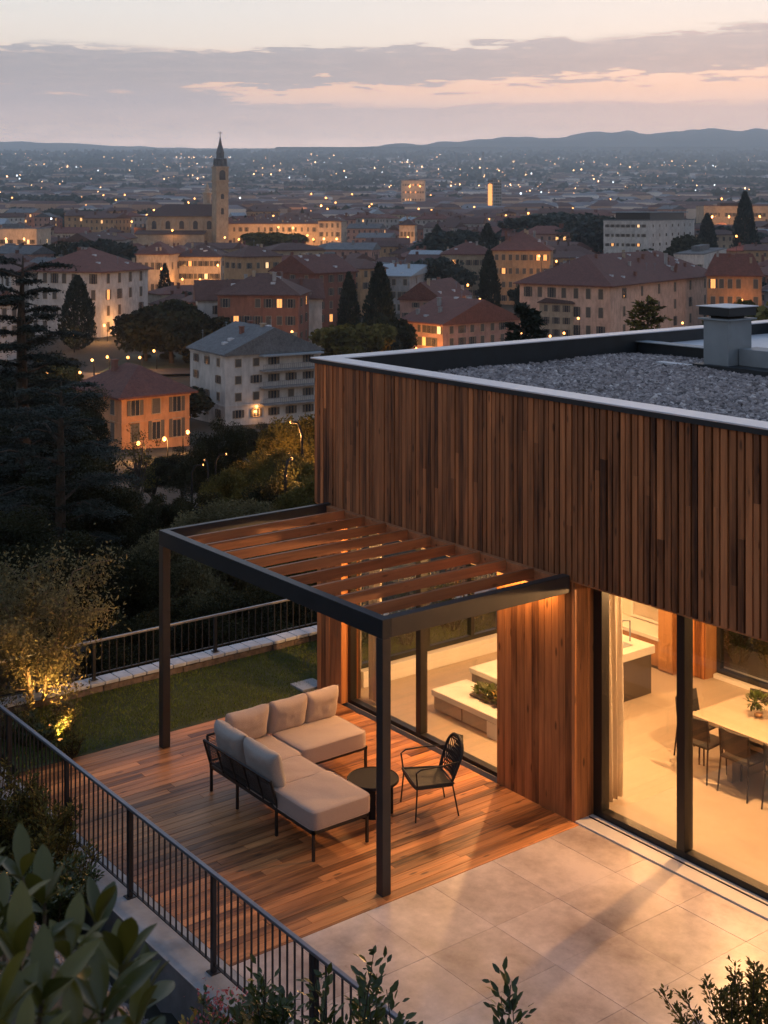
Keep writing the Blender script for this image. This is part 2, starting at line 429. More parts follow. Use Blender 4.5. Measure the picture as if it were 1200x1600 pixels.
def scatter(name, tv, tf, pos, rot, scl, tone, mats, smooth=False):
    """tv template verts (k,3), tf (m,c) faces, pos (n,3), rot (n,3,3), scl (n,) or (n,3)"""
    tv = np.asarray(tv, float); tf = np.asarray(tf); n = len(pos); k = len(tv)
    scl = np.asarray(scl, float)
    if scl.ndim == 1: scl = np.repeat(scl[:, None], 3, 1)
    v = tv[None] * scl[:, None, :]
    v = np.einsum('nij,nkj->nki', rot, v) + pos[:, None, :]
    idx = (tf[None] + (np.arange(n) * k)[:, None, None]).reshape(-1)
    return np_mesh(name, v.reshape(-1, 3), tf.shape[1], n * len(tf), idx, mats, np.repeat(tone, k), smooth)
def rand_rot(n, tilt=None, g=None):
    g = g or nr
    q = g.normal(size=(n, 4)); q /= np.linalg.norm(q, axis=1)[:, None]
    w, x, y, z = q.T
    return np.stack([np.stack([1 - 2 * (y * y + z * z), 2 * (x * y - z * w), 2 * (x * z + y * w)], -1),
                     np.stack([2 * (x * y + z * w), 1 - 2 * (x * x + z * z), 2 * (y * z - x * w)], -1),
                     np.stack([2 * (x * z - y * w), 2 * (y * z + x * w), 1 - 2 * (x * x + y * y)], -1)], 1)
def dir_rot(d, g=None, roll=1.):
    """rotations whose local x axis follows d, z axis roughly up with random roll"""
    g = g or nr
    d = d / np.linalg.norm(d, axis=1)[:, None]
    up = np.tile([0, 0, 1.], (len(d), 1)) + g.normal(size=(len(d), 3)) * .35 * roll
    y = np.cross(up, d); y /= np.linalg.norm(y, axis=1)[:, None] + 1e-9
    z = np.cross(d, y); return np.stack([d, y, z], -1)

# ------------------------------------------------------------------ terrain
GD = [0, 20, 30, 50, 80, 120, 165, 205, 310, 450, 600, 700, 900, 1500, 3000, 4500, 6500, 9000, 11000, 20000]
GZ = [-1.6, -2.2, -4.2, -8.5, -14, -19, -22.5, -24.5, -22.8, -21, -17.5, -12.5, -6, 3.4, 50.8, 121, 234, 383, 494, 890]
def gD(D): return float(np.interp(D, GD, GZ))
def inv_v(v):
    """depth where the valley floor shows at image row v"""
    Ds = np.geomspace(120, 10800, 900); vs = 330 + (CZ - np.interp(Ds, GD, GZ)) * FPX / Ds
    return float(np.interp(v, vs[::-1], Ds[::-1]))
def sstep(a, b, x):
    t = min(1, max(0, (x - a) / (b - a))); return t * t * (3 - 2 * t)
def ground(x, y):
    r, D = to_cam(x, y)
    z = gD(max(D, 0))
    if D > 60: z += 1.0 * mnoise.noise(Vector((x * .01, y * .01, 0))) * min(1, (D - 60) / 100)
    bank = min(5.3, -.62 + max(0., -5.15 - y) * 1.0)
    z = z + (bank - z) * sstep(-7, -1.9, x) * (1 - sstep(30, 60, D)) * (1 if y < -5.1 else 0)
    if y >= -5.1 and -1.9 < x < 17 and y < 14: z = -.45
    return z
rad = np.concatenate([np.linspace(.3, 30, 60), np.geomspace(31, 12000, 100)])
ang = np.concatenate([np.linspace(-180, -40, 24)[:-1], np.linspace(-40, 40, 110), np.linspace(40, 180, 24)[1:-1]])
vs = []
for rr in rad:
    for a in ang:
        t = R(a); x = CX + rr * (FX * math.cos(t) + RX * math.sin(t)); y = CY + rr * (FY * math.cos(t) + RY * math.sin(t))
        vs.append((x, y, ground(x, y)))
na = len(ang); fs = []
for i in range(len(rad) - 1):
    for k in range(na): fs.append((i * na + k, i * na + (k + 1) % na, (i + 1) * na + (k + 1) % na, (i + 1) * na + k))
mb = MB(); mb.add(vs, fs); mb.add([(CX, CY, 5.3)] + vs[:na], [(0, 1 + (k + 1) % na, 1 + k) for k in range(na)])
mb.smooth = True; tag(mb.build('ground', 'ground'), kind='structure')
def ridge(name, D, pts, depth, rough, seed):
    mb = MB(); n = 140; rows = 6
    us = np.linspace(pts[0][0], pts[-1][0], n)
    vv = np.interp(us, [p[0] for p in pts], [p[1] for p in pts])
    vs = []
    for j in range(rows):
        k = j / (rows - 1)
        for i, (u, v) in enumerate(zip(us, vv)):
            q = cam_pt(u, v, D); base_z = gD(D) - 40
            Dj = D - depth * (1 - k) ** 1.1
            h = (q.z - base_z) * (1 - (1 - k) ** 1.6) + rough * mnoise.noise(Vector((u * .03, k * 3, seed))) * (k > 0)
            x, y = loc_ud(u, Dj); vs.append((x, y, base_z + h))
    for u, v in zip(us, vv):
        x, y = loc_ud(u, D + depth * .6); vs.append((x, y, gD(D) - 60))
    rows += 1
    fs = [(j * n + i, j * n + i + 1, (j + 1) * n + i + 1, (j + 1) * n + i) for j in range(rows - 1) for i in range(n - 1)]
    mb.add(vs, fs); mb.smooth = True; return tag(mb.build(name, 'hill'), kind='structure')
ridge('hills', 12500, [(430, 240), (560, 237), (640, 231), (700, 224), (760, 219), (800, 215), (850, 217), (890, 214), (930, 209), (965, 206), (1000, 209), (1050, 206), (1110, 202), (1160, 204), (1200, 203), (1280, 196), (1400, 208), (1600, 215), (1900, 240)], 2000, 38, 1)
ridge('hills', 15500, [(-700, 235), (-400, 226), (-200, 220), (0, 222), (60, 223), (130, 226), (200, 230), (280, 234), (360, 238), (430, 241)], 2000, 20, 2)

# ------------------------------------------------------------------ trees
QUAD = np.array([(-.5, -.5, 0), (.5, -.5, 0), (.5, .5, .0), (-.5, .5, 0)]); QF = np.array([(0, 1, 2, 3)])
LEAFT = np.array([(0, 0, 0), (.35, -.24, .03), (.75, -.17, 0), (1, 0, -.06), (.75, .17, 0), (.35, .24, .03), (.4, 0, -.03), (.75, 0, -.05)])
LEAFF = np.array([(0, 1, 6, 0), (1, 2, 7, 6), (2, 3, 7, 2), (3, 4, 7, 3), (4, 5, 6, 7), (5, 0, 6, 5)])
LEAF4 = np.array([(0, 0, 0), (.45, -.24, .04), (1, 0, -.05), (.45, .24, .04)])
def crown_points(n, h, r, z0, nclump, g, flat=1., clump=.33):
    """clump centres through an egg-shaped crown, points gathered round them"""
    c = g.normal(size=(nclump, 3)); c /= np.linalg.norm(c, axis=1)[:, None]
    c *= (g.random(nclump) ** .45)[:, None] * .78
    c *= np.array([r, r, (h - z0) / 2 * flat]); c[:, 2] += (h + z0) / 2
    w = g.random(nclump) * .6 + .7
    k = g.integers(0, nclump, n)
    d = g.normal(size=(n, 3)); d /= np.linalg.norm(d, axis=1)[:, None]
    rad_ = (g.random(n) ** .4)[:, None] * clump * r * w[k][:, None]
    p = c[k] + d * rad_ * np.array([1, 1, .75])
    return p, c, k
def tree_meshes(seed, h, r, n, ls, mat, z0=None, nclump=30, bark='bark', tw=.035, clump=.36, flat=1.):
    g = np.random.default_rng(seed); z0 = h * .22 if z0 is None else z0
    p, c, k = crown_points(n, h, r, z0, nclump, g, flat, clump)
    tone = np.clip(.45 + (g.random(nclump)[k] - .5) * .5 + (g.random(n) - .5) * .5, 0, 1)
    crown = scatter('crown', LEAF4 if ls < .3 else QUAD, QF, p, rand_rot(n, g=g), ls * (g.random(n) * .7 + .65), tone, mat)
    mb = MB(); top = Vector((g.normal() * .03 * h, g.normal() * .03 * h, h * .62))
    mb.tube([(0, 0, -.4), (0, 0, h * .1), top * .5 + Vector((0, 0, 0)), top], [tw * h, tw * h * .8, tw * h * .55, tw * h * .2], 7)
    for i in range(min(nclump, 16)):
        q = Vector(c[i]); s = Vector((0, 0, z0 * .8 + (h * .55 - z0 * .8) * g.random()))
        s = s + Vector((top.x, top.y, 0)) * (s.z / top.z)
        mid = s.lerp(q, .5) + Vector((0, 0, -.04 * h)); mb.tube([s, mid, q], [tw * h * .35, tw * h * .2, tw * h * .06], 5)
    return mb.mesh('trunk', bark), crown
def cypress_meshes(seed, h=12., r=1.5, n=5000, ls=.45):
    g = np.random.default_rng(seed); z = g.random(n) ** .85 * h
    prof = np.interp(z / h, [0, .06, .25, .55, .85, 1], [.35, .75, 1, .85, .42, .03]) * r
    a = g.random(n) * 6.283; rr = prof * (.72 + .33 * g.random(n)) * (1 + .14 * np.sin(a * 5 + z * 1.3))
    p = np.stack([rr * np.cos(a), rr * np.sin(a), z + .3], -1)
    d = np.stack([np.cos(a) * .35, np.sin(a) * .35, np.ones(n)], -1) + g.normal(size=(n, 3)) * .15
    crown = scatter('crown', LEAF4, QF, p, dir_rot(d, g, 3), ls * (g.random(n) * .8 + .7), g.random(n), 'cypress')
    mb = MB(); mb.tube([(0, 0, -.4), (0, 0, h * .9)], [r * .16, .04], 7); return mb.mesh('trunk', 'bark'), crown
def conifer_meshes(seed, h, r, n, ls, mat='cypress'):
    g = np.random.default_rng(seed); mb = MB()
    mb.tube([(0, 0, -.4), (0, 0, h)], [h * .03, .03], 7)
    P = []; Dr = []; nb = int(h * 9)
    for i in range(nb):
        z = h * (.08 + .9 * i / nb); a = g.random() * 6.283; L = r * (1 - z / h) ** .8 * (.7 + .5 * g.random()) + .15
        e = Vector((math.cos(a) * L, math.sin(a) * L, z + L * .15)); s = Vector((0, 0, z - .1))
        mb.tube([s, e], [.035, .008], 4)
        m = int(n / nb); t = g.random(m) ** .7
        pp = np.array(s)[None] * (1 - t[:, None]) + np.array(e)[None] * t[:, None] + g.normal(size=(m, 3)) * (.07 * L + .06) * np.array([1, 1, .5])
        P.append(pp); Dr.append(np.tile(np.array(e - s), (m, 1)) / L + g.normal(size=(m, 3)) * .5)
    P = np.concatenate(P); Dr = np.concatenate(Dr)
    crown = scatter('crown', LEAF4, QF, P, dir_rot(Dr, g, 2), ls * (g.random(len(P)) * .8 + .6), g.random(len(P)), mat)
    return mb.mesh('trunk', 'bark'), crown
def cedar_meshes(seed, h, radii, n, ls):
    """layered flat boughs"""
    g = np.random.default_rng(seed); mb = MB()
    mb.tube([(0, 0, -2), (.1, 0, h * .4), (0, .1, h * .8), (.1, .05, h * .99)], [h * .028, h * .022, h * .012, .03], 8)
    P = []; T = []; nb = int(h * 2.7)
    for i in range(nb):
        f = (i + g.random() * .7) / nb; z = h * (.10 + .89 * f); rr = np.interp(f, [0, .3, .7, .9, 1], radii) * (.55 + .6 * g.random())
        a = i * 2.4 + g.random() * .9
        dirv = Vector((math.cos(a), math.sin(a), 0)); side = Vector((-dirv.y, dirv.x, 0))
        droop = -.10 * rr
        e = Vector((.05, .05, z)) + dirv * rr + Vector((0, 0, rr * .10 + droop))
        s = Vector((.05, .05, z - rr * .12)); mid = s.lerp(e, .55) + Vector((0, 0, rr * .12))
        mb.tube([s, mid, e], [.03 + rr * .014, .02 + rr * .007, .01], 5)
        m = int(n * rr / 1.0 / nb / (sum(radii) / len(radii)) * 1.1)
        # pads of foliage along the outer bough
        npad = max(3, int(rr * 3.4)); padc = []
        for j in range(npad):
            t = .22 + .8 * (j + g.random()) / npad
            c = (s.lerp(mid, t / .55) if t < .55 else mid.lerp(e, (t - .55) / .5)) + side * ((g.random() - .5) * rr * .62 * (1.15 - t * .5))
            padc.append(c)
        padc = np.array(padc); k = g.integers(0, npad, m)
        off = g.normal(size=(m, 3)) * np.array([.34, .34, .040]) * (.45 + rr * .13)
        off[:, 2] -= (off[:, 0] ** 2 + off[:, 1] ** 2) * .35
        P.append(padc[k] + off); T.append(np.clip(.3 + .5 * g.random(npad)[k] + (g.random(m) - .5) * .5, 0, 1))
    P = np.concatenate(P); T = np.concatenate(T)
    d = g.normal(size=(len(P), 3)) * np.array([1, 1, .35])
    crown = scatter('crown', LEAF4, QF, P, dir_rot(d, g, 1), ls * (g.random(len(P)) * .8 + .6), T, 'cedar')
    return mb.mesh('trunk', 'bark'), crown
def put_tree(meshes, name, x, y, z, rz, s, label, cat='tree', group=None):
    t = thing(name, label, cat, (x, y, z), rz, group)
    t.scale = (s, s, s) if not isinstance(s, tuple) else s
    link('trunk', meshes[0], t); link('crown', meshes[1], t); return t

OCC = []       # (x, y, radius) of things standing in the town
HID = []       # (u0, u1, D, vbase) picture windows that nearer fillers must leave clear

# ------------------------------------------------------------------ house builder for the town
def win_mesh(w, h, kind):
    mb = MB(); f = .09
    pane = {'dark': 1, 'lit': 1, 'litp': 1, 'shut': 1}[kind]
    mb.box(-w / 2 - f, w / 2 + f, -.06, .03, -f, 0, 0); mb.box(-w / 2 - f, w / 2 + f, -.06, .03, h, h + f, 0)
    mb.box(-w / 2 - f, -w / 2, -.05, .03, 0, h, 0); mb.box(w / 2, w / 2 + f, -.05, .03, 0, h, 0)
    mb.box(-w / 2, w / 2, -.02, .03, 0, h, 1)
    if kind != 'shut':
        mb.box(-.03, .03, -.04, .0, 0, h, 0); 
        mb.box(-w / 2 - f - w * .42, -w / 2 - f, -.09, -.04, 0, h, 2); mb.box(w / 2 + f, w / 2 + f + w * .42, -.09, -.04, 0, h, 2)
    else:
        for i in range(6): mb.box(-w / 2 + .04, w / 2 - .04, -.05, -.025, h * (i + .15) / 6, h * (i + .8) / 6, 2)
    return mb.mesh('window', ['w_sand', {'dark': 'windark', 'lit': 'winlit', 'litp': 'winlitp', 'shut': 'shutter'}[kind], 'shutter'])
WM = {(k, s): win_mesh(w, h, k) for k in ('dark', 'lit', 'litp', 'shut') for s, (w, h) in {'n': (1.0, 1.7), 't': (1.1, 2.3), 's': (.9, 1.1)}.items()}
ROOFY = {'hip', 'gable'}
def roof_mesh(L, Wd, z, rise, kind, ov=.6, flip=False):
    mb = MB(); x, y = L / 2 + ov, Wd / 2 + ov
    e = .22
    if kind == 'flat':
        mb.box(-L / 2 - .15, L / 2 + .15, -Wd / 2 - .15, Wd / 2 + .15, z, z + .35); mb.box(-L * .2, L * .1, -Wd * .2, Wd * .2, z + .35, z + 2.2)
        return mb
    if kind == 'hip':
        if L >= Wd: a, b = (-(x - y) - .01, 0), ((x - y) + .01, 0)
        else: a, b = (0, -(y - x) - .01), (0, (y - x) + .01)
        vs = [(-x, -y, z), (x, -y, z), (x, y, z), (-x, y, z), (-x, -y, z + e), (x, -y, z + e), (x, y, z + e), (-x, y, z + e), (*a, z + e + rise), (*b, z + e + rise)]
        if L >= Wd: top = [(4, 5, 9, 8), (5, 6, 9), (6, 7, 8, 9), (7, 4, 8)]
        else: top = [(4, 5, 8), (5, 6, 9, 8), (6, 7, 9), (7, 4, 8, 9)]
        mb.add(vs, [(0, 3, 2, 1), (0, 1, 5, 4), (1, 2, 6, 5), (2, 3, 7, 6), (3, 0, 4, 7)] + top)
    else:   # gable, ridge along x unless flip
        if flip: vs = [(-x, -y, z), (x, -y, z), (x, y, z), (-x, y, z), (-x, -y, z + e), (x, -y, z + e), (x, y, z + e), (-x, y, z + e), (0, -y, z + e + rise), (0, y, z + e + rise)]; top = [(4, 5, 8), (5, 6, 9, 8), (6, 7, 9), (7, 4, 8, 9)]
        else: vs = [(-x, -y, z), (x, -y, z), (x, y, z), (-x, y, z), (-x, -y, z + e), (x, -y, z + e), (x, y, z + e), (-x, y, z + e), (-x, 0, z + e + rise), (x, 0, z + e + rise)]; top = [(4, 5, 9, 8), (5, 6, 9), (6, 7, 8, 9), (7, 4, 8)]
        mb.add(vs, [(0, 3, 2, 1), (0, 1, 5, 4), (1, 2, 6, 5), (2, 3, 7, 6), (3, 0, 4, 7)] + top)
    return mb
def win_row(root, wx, wy, ang, L, z0, n, kind, size, litp, rg, x_off=0):
    """n windows along a wall whose outward normal is rotated by ang"""
    ca, sa = math.cos(ang), math.sin(ang)
    for i in range(n):
        t = (i + .5) / n * L - L / 2 + x_off
        k = kind
        q = rg.random()
        if q < litp: k = 'lit' if rg.random() < .6 else 'litp'
        elif rg.random() < .3: k = 'dark' if kind == 'shut' else 'shut'
        if rg.random() < .04: continue
        o = link('window', WM[(k, size)], root, (wx + t * ca, wy + t * sa, z0)); o.rotation_euler = (0, 0, ang)
def house(name, label, cat, x, y, z, yaw, L, Wd, H, roof='hip', rise=3., wall='cream', rmat='roof_red', floors=3, nl=6, nw=4, litp=.08,
          kind='shut', size='n', chim=2, faces='fr', group=None, flip=False, seed=0, ov=.6, base=3., bands=True):
    """front wall (length L) looks along local -y, right wall (length Wd) along local +x"""
    rg = random.Random(seed); t = thing(name, label, cat, (x, y, z), yaw, group)
    mb = MB(); mb.box(-L / 2, L / 2, -Wd / 2, Wd / 2, -base, H)
    if bands:
        mb.box(-L / 2 - .12, L / 2 + .12, -Wd / 2 - .12, Wd / 2 + .12, H - .35, H - .02)
        mb.box(-L / 2 - .07, L / 2 + .07, -Wd / 2 - .07, Wd / 2 + .07, H / floors * 1 - .1, H / floors + .15)
    if roof == 'gable':
        e = .2
        if flip: mb.add([(-L / 2, -Wd / 2 + .01, H), (L / 2, -Wd / 2 + .01, H), (0, -Wd / 2 + .01, H + rise * .93), (-L / 2, Wd / 2 - .01, H), (L / 2, Wd / 2 - .01, H), (0, Wd / 2 - .01, H + rise * .93)], [(0, 1, 2), (3, 5, 4), (0, 2, 5, 3), (1, 4, 5, 2)])
        else: mb.add([(-L / 2 + .01, -Wd / 2, H), (-L / 2 + .01, Wd / 2, H), (-L / 2 + .01, 0, H + rise * .93), (L / 2 - .01, -Wd / 2, H), (L / 2 - .01, Wd / 2, H), (L / 2 - .01, 0, H + rise * .93)], [(0, 2, 1), (3, 4, 5), (0, 3, 5, 2), (1, 2, 5, 4)])
    mb.build('wall', 'w_' + wall, t)
    ro = roof_mesh(L, Wd, H - .04 if roof != 'flat' else H, rise, roof, ov, flip).build('roof', rmat, t)
    for i in range(chim):
        cx, cy = (rg.random() - .5) * L * .6, (rg.random() - .5) * Wd * .4
        m2 = MB(); m2.box(cx - .35, cx + .35, cy - .3, cy + .3, H + .2, H + rise * .75 + 1.3); m2.box(cx - .45, cx + .45, cy - .4, cy + .4, H + rise * .75 + 1.3, H + rise * .75 + 1.45)
        m2.build('chimney', 'w_' + rg.choice(['grey', 'brick', 'sand']), ro)
    if roof != 'flat' and name != 'villa':
        def rz_(px, py):
            tx = 1 - abs(px) / (L / 2 + ov); ty = 1 - abs(py) / (Wd / 2 + ov)
            if roof == 'hip':
                m_ = min(L / 2 + ov, Wd / 2 + ov); d_ = min((L / 2 + ov) - abs(px), (Wd / 2 + ov) - abs(py)); return H + .2 + rise * min(1, d_ / m_)
            return H + .2 + rise * (tx if flip else ty)
        for i in range(int(L * Wd / 28) + 2):
            px, py = (rg.random() - .5) * L * .85, (rg.random() - .5) * Wd * .85; zz = rz_(px, py); q = rg.random(); m2 = MB()
            if q < .45: m2.box(px - .3, px + .3, py - .3, py + .3, zz - .5, zz + .9); m2.box(px - .38, px + .38, py - .38, py + .38, zz + .9, zz + 1.0); m2.build('chimney', 'w_' + rg.choice(['grey', 'brick', 'sand']), ro)
            elif q < .8: m2.box(px - .45, px + .45, py - .35, py + .35, zz - .4, zz + .22); m2.build('skylight', 'white_memb', ro)
            else: m2.tube([(px, py, zz - .2), (px, py, zz + 1.9)], .035, 4); m2.box(px - .5, px + .5, py - .02, py + .02, zz + 1.7, zz + 1.74); m2.box(px - .35, px + .35, py - .02, py + .02, zz + 1.4, zz + 1.44); m2.build('aerial', 'zinc', ro)
    fh = H / floors
    for f in range(floors):
        z0 = f * fh + fh * .3
        if 'f' in faces: win_row(t, 0, -Wd / 2 - .02, 0, L * .94, z0, nl, kind, size, litp, rg)
        if 'r' in faces: win_row(t, L / 2 + .02, 0, R(90), Wd * .92, z0, nw, kind, size, litp, rg)
        if 'l' in faces: win_row(t, -L / 2 - .02, 0, R(-90), Wd * .92, z0, nw, kind, size, litp, rg)
    return t
CAMYAW = math.atan2(RY, RX)
def hero(name, label, cat, ul, uc, ur, D, v_eave, yaw, vis=None, zb=None, **kw):
    """near corner at column uc and depth D; left wall reaches ul, right wall reaches ur; yaw (deg) turns the LEFT wall (front)
       away from the picture plane: front runs left-away, right wall runs right-away"""
    xc = (uc - 600) / FPX; a = R(yaw)
    # front wall direction (towards left): (-cos a, sin a) in cam coords (right, depth); right wall: (sin a, cos a)
    kl = (ul - 600) / FPX; kr = (ur - 600) / FPX
    L = D * (xc - kl) / (math.cos(a) + kl * math.sin(a)) if uc > ul else kw.pop('L')
    den = math.sin(a) - kr * math.cos(a)
    Wd = kw.pop('Wd', None)
    if Wd is None: Wd = D * (kr - xc) / den
    Wd = max(4, min(Wd, 90)); L = max(4, min(L, 120))
    z0 = zb if zb is not None else gD(D)
    H = CZ - (v_eave - 330) * D / FPX - z0
    # centre in cam coords
    r = xc * D - math.cos(a) * L / 2 + math.sin(a) * Wd / 2; d = D + math.sin(a) * L / 2 + math.cos(a) * Wd / 2
    x = CX + r * RX + d * FX; y = CY + r * RY + d * FY
    OCC.append((x, y, .5 * math.hypot(L, Wd) + 2)); HID.append((ul, ur, D, vis or (v_eave + 60)))
    return house(name, label, cat, x, y, z0, CAMYAW - a, L, Wd, H, **kw)

T1 = 'houses of the old town'
hero('palazzo', 'white four-storey palazzo with red hip roof and lit portico beside the dark cedar', 'building', 45, 157, 231, 310, 426, 22, vis=520,
     roof='hip', rise=5.5, wall='white', rmat='roof_red', floors=4, nl=7, nw=4, litp=.03, size='t', chim=3, kind='shut', seed=1, ov=1.1)
hero('palazzo', 'big pink-beige palazzo with brown hip roof just beyond the gravel roof', 'building', 812, 953, 1118, 300, 448, 35, vis=560,
     roof='hip', rise=6.6, wall='peach', rmat='roof_red', floors=3, nl=7, nw=6, litp=.0, size='t', chim=4, kind='shut', seed=2, ov=1.2)
hero('apartment_block', 'pale four-storey block with stacked balconies and grey gabled roof above the orange house', 'building', 297, 352, 500, 190, 556, 58, vis=655,
     roof='gable', flip=False, rise=3.6, wall='white', rmat='roof_grey', floors=4, nl=3, nw=5, litp=.03, size='s', chim=2, kind='dark', seed=3, faces='fr', ov=.5)
hero('villa', 'small orange lit house with red hip roof left of the balcony block', 'house', 120, 190, 296, 160, 623, 52, vis=705,
     roof='hip', rise=3.2, wall='orange', rmat='roof_red', floors=2, nl=3, nw=3, litp=0, size='t', chim=1, kind='shut', seed=4, ov=.8)
hero('terrace_house', 'white three-storey house joined to a red block behind the dark garden trees', 'house', 306, 309, 368, 272, 470, 78, vis=530,
     roof='gable', rise=4, wall='white', rmat='roof_brown', floors=3, nl=3, nw=4, litp=.05, size='n', chim=2, kind='dark', seed=5, Wd=26, flip=True, ov=.6)
hero('terrace_house', 'brick-red block with small balconies joined to the white house', 'house', 340, 466, 490, 262, 462, 6, vis=530,
     roof='hip', rise=4, wall='terracotta', rmat='roof_brown', floors=4, nl=7, nw=2, litp=.14, size='n', chim=3, kind='dark', seed=6, Wd=13, ov=.6)
hero('brick_house', 'tall brick gabled block between the red terrace and the two cypresses', 'building', 424, 492, 556, 305, 428, 42, vis=525,
     roof='gable', flip=True, rise=4, wall='brick', rmat='roof_red', floors=5, nl=3, nw=4, litp=.10, size='n', chim=2, kind='dark', seed=7, ov=.6)
hero('curved_terrace', 'long pink terrace with red roof and a brightly lit street front right of the cypresses', 'building', 627, 692, 812, 262, 508, 50, vis=560,
     roof='gable', flip=False, rise=4.5, wall='pink', rmat='roof_red', floors=3, nl=8, nw=7, litp=.03, size='n', chim=3, kind='shut', seed=8, ov=.6)
hero('gabled_house', 'pink house showing a plain low gable behind the lit terrace', 'house', 625, 690, 735, 300, 470, 20, vis=480,
     roof='gable', flip=True, rise=4, wall='pink', rmat='roof_red', floors=4, nl=4, nw=3, litp=.0, size='s', chim=1, kind='dark', seed=9, ov=.5)
hero('palazzo', 'ochre palazzo with a lit loggia and long red roof behind the beige palazzo', 'building', 768, 860, 975, 400, 392, 10, vis=440,
     roof='hip', rise=6, wall='ochre', rmat='roof_red', floors=4, nl=8, nw=3, litp=.18, size='n', chim=3, kind='shut', seed=10, Wd=18)
hero('office_block', 'white modern flat-roofed block with dark window bands right of the dark trees', 'building', 943, 1012, 1085, 520, 345, 28, vis=400,
     roof='flat', rise=3, wall='white', rmat='roof_grey', floors=6, nl=8, nw=7, litp=.04, size='s', chim=0, kind='dark', seed=11, ov=.4)
hero('apricot_house', 'apricot house with red hip roof and two lit windows at the right edge', 'house', 1105, 1190, 1290, 330, 432, 12, vis=500,
     roof='hip', rise=5.5, wall='orange', rmat='roof_red', floors=3, nl=6, nw=4, litp=.16, size='t', chim=2, kind='shut', seed=12)
hero('lit_house', 'cream house with floodlit side and low red roof left of the lit long building', 'house', 213, 264, 276, 430, 398, 8, vis=425,
     roof='hip', rise=4, wall='cream', rmat='roof_red', floors=2, nl=5, nw=2, litp=.04, size='t', chim=1, kind='shut', seed=13, Wd=14)
hero('lit_house', 'floodlit cream building with two rows of small windows right of the cream house', 'house', 274, 345, 352, 440, 402, 4, vis=442,
     roof='hip', rise=4, wall='cream', rmat='roof_brown', floors=3, nl=8, nw=2, litp=.03, size='n', chim=1, kind='dark', seed=14, Wd=14)
hero('grey_house', 'long grey house with pale metal roof behind the middle cypress', 'building', 556, 640, 690, 370, 432, 12, vis=480,
     roof='gable', flip=False, rise=2.2, wall='grey', rmat='roof_blue', floors=3, nl=9, nw=3, litp=.06, size='n', chim=2, kind='shut', seed=15)
hero('long_facade', 'long floodlit facade right of the church tower', 'building', 357, 500, 505, 720, 350, 2, vis=378,
     roof='hip', rise=4, wall='cream', rmat='roof_brown', floors=2, nl=14, nw=2, litp=.02, size='t', chim=1, kind='shut', seed=16, Wd=20)
hero('lit_palace', 'bright floodlit square building at the end of the long facade', 'building', 497, 533, 540, 700, 346, 6, vis=376,
     roof='hip', rise=3, wall='cream', rmat='roof_brown', floors=3, nl=4, nw=2, litp=.02, size='t', chim=0, kind='shut', seed=17, Wd=22)
hero('lit_house', 'small floodlit house in the middle of the town right of the bright square building', 'house', 624, 648, 652, 640, 352, 6, vis=372,
     roof='hip', rise=3, wall='cream', rmat='roof_brown', floors=2, nl=4, nw=2, litp=.02, size='t', chim=0, kind='shut', seed=18, Wd=14)
hero('white_church', 'pale gabled church front left of the white palazzo roof', 'church', 100, 144, 150, 470, 378, 12, vis=400,
     roof='gable', flip=True, rise=3, wall='grey', rmat='roof_brown', floors=2, nl=3, nw=2, litp=.0, size='t', chim=0, kind='dark', seed=19, Wd=30)
hero('lit_gallery', 'low lit gallery building at the left edge behind the cedar top', 'building', -30, 57, 62, 560, 358, 3, vis=380,
     roof='flat', rise=3, wall='cream', rmat='roof_grey', floors=2, nl=12, nw=2, litp=.25, size='n', chim=0, kind='dark', seed=20, Wd=20)
hero('tower_block', 'slim high-rise with one lit stripe standing over the far town', 'tower block', 762, 771, 784, 1250, 281, 50, vis=318,
     roof='flat', rise=3, wall='grey', rmat='roof_grey', floors=12, nl=4, nw=4, litp=.05, size='n', chim=0, kind='dark', seed=21, zb=3)
hero('lit_hotel', 'wide floodlit block far off between church tower and high-rise', 'building', 627, 664, 667, 1650, 282, 4, vis=294,
     roof='flat', rise=3, wall='cream', rmat='roof_grey', floors=4, nl=9, nw=2, litp=.2, size='t', chim=0, kind='dark', seed=22, Wd=30)
hero('roman_front', 'long row of lit arches far off behind the right-hand cypress', 'building', 1100, 1200, 1260, 820, 322, 4, vis=345,
     roof='flat', rise=3, wall='sand', rmat='roof_brown', floors=2, nl=16, nw=2, litp=.15, size='t', chim=0, kind='dark', seed=23, Wd=30)
hero('white_cottage', 'low white flat-topped house right of the white modern block', 'house', 1053, 1100, 1135, 430, 398, 20, vis=425,
     roof='flat', rise=2, wall='white', rmat='roof_grey', floors=2, nl=4, nw=3, litp=.05, size='n', chim=0, kind='dark', seed=24)
hero('ochre_house', 'ochre house with two lit windows right of the floodlit cream building', 'house', 350, 380, 440, 395, 402, 50, vis=430,
     roof='hip', rise=3, wall='ochre', rmat='roof_brown', floors=3, nl=3, nw=4, litp=.3, size='n', chim=1, kind='dark', seed=25)
hero('long_roof', 'long cream house with red roof between middle cypress and ochre palazzo', 'house', 690, 775, 790, 420, 398, 4, vis=430,
     roof='hip', rise=3.6, wall='sand', rmat='roof_red', floors=3, nl=7, nw=2, litp=.04, size='n', chim=1, kind='dark', seed=26, Wd=15)

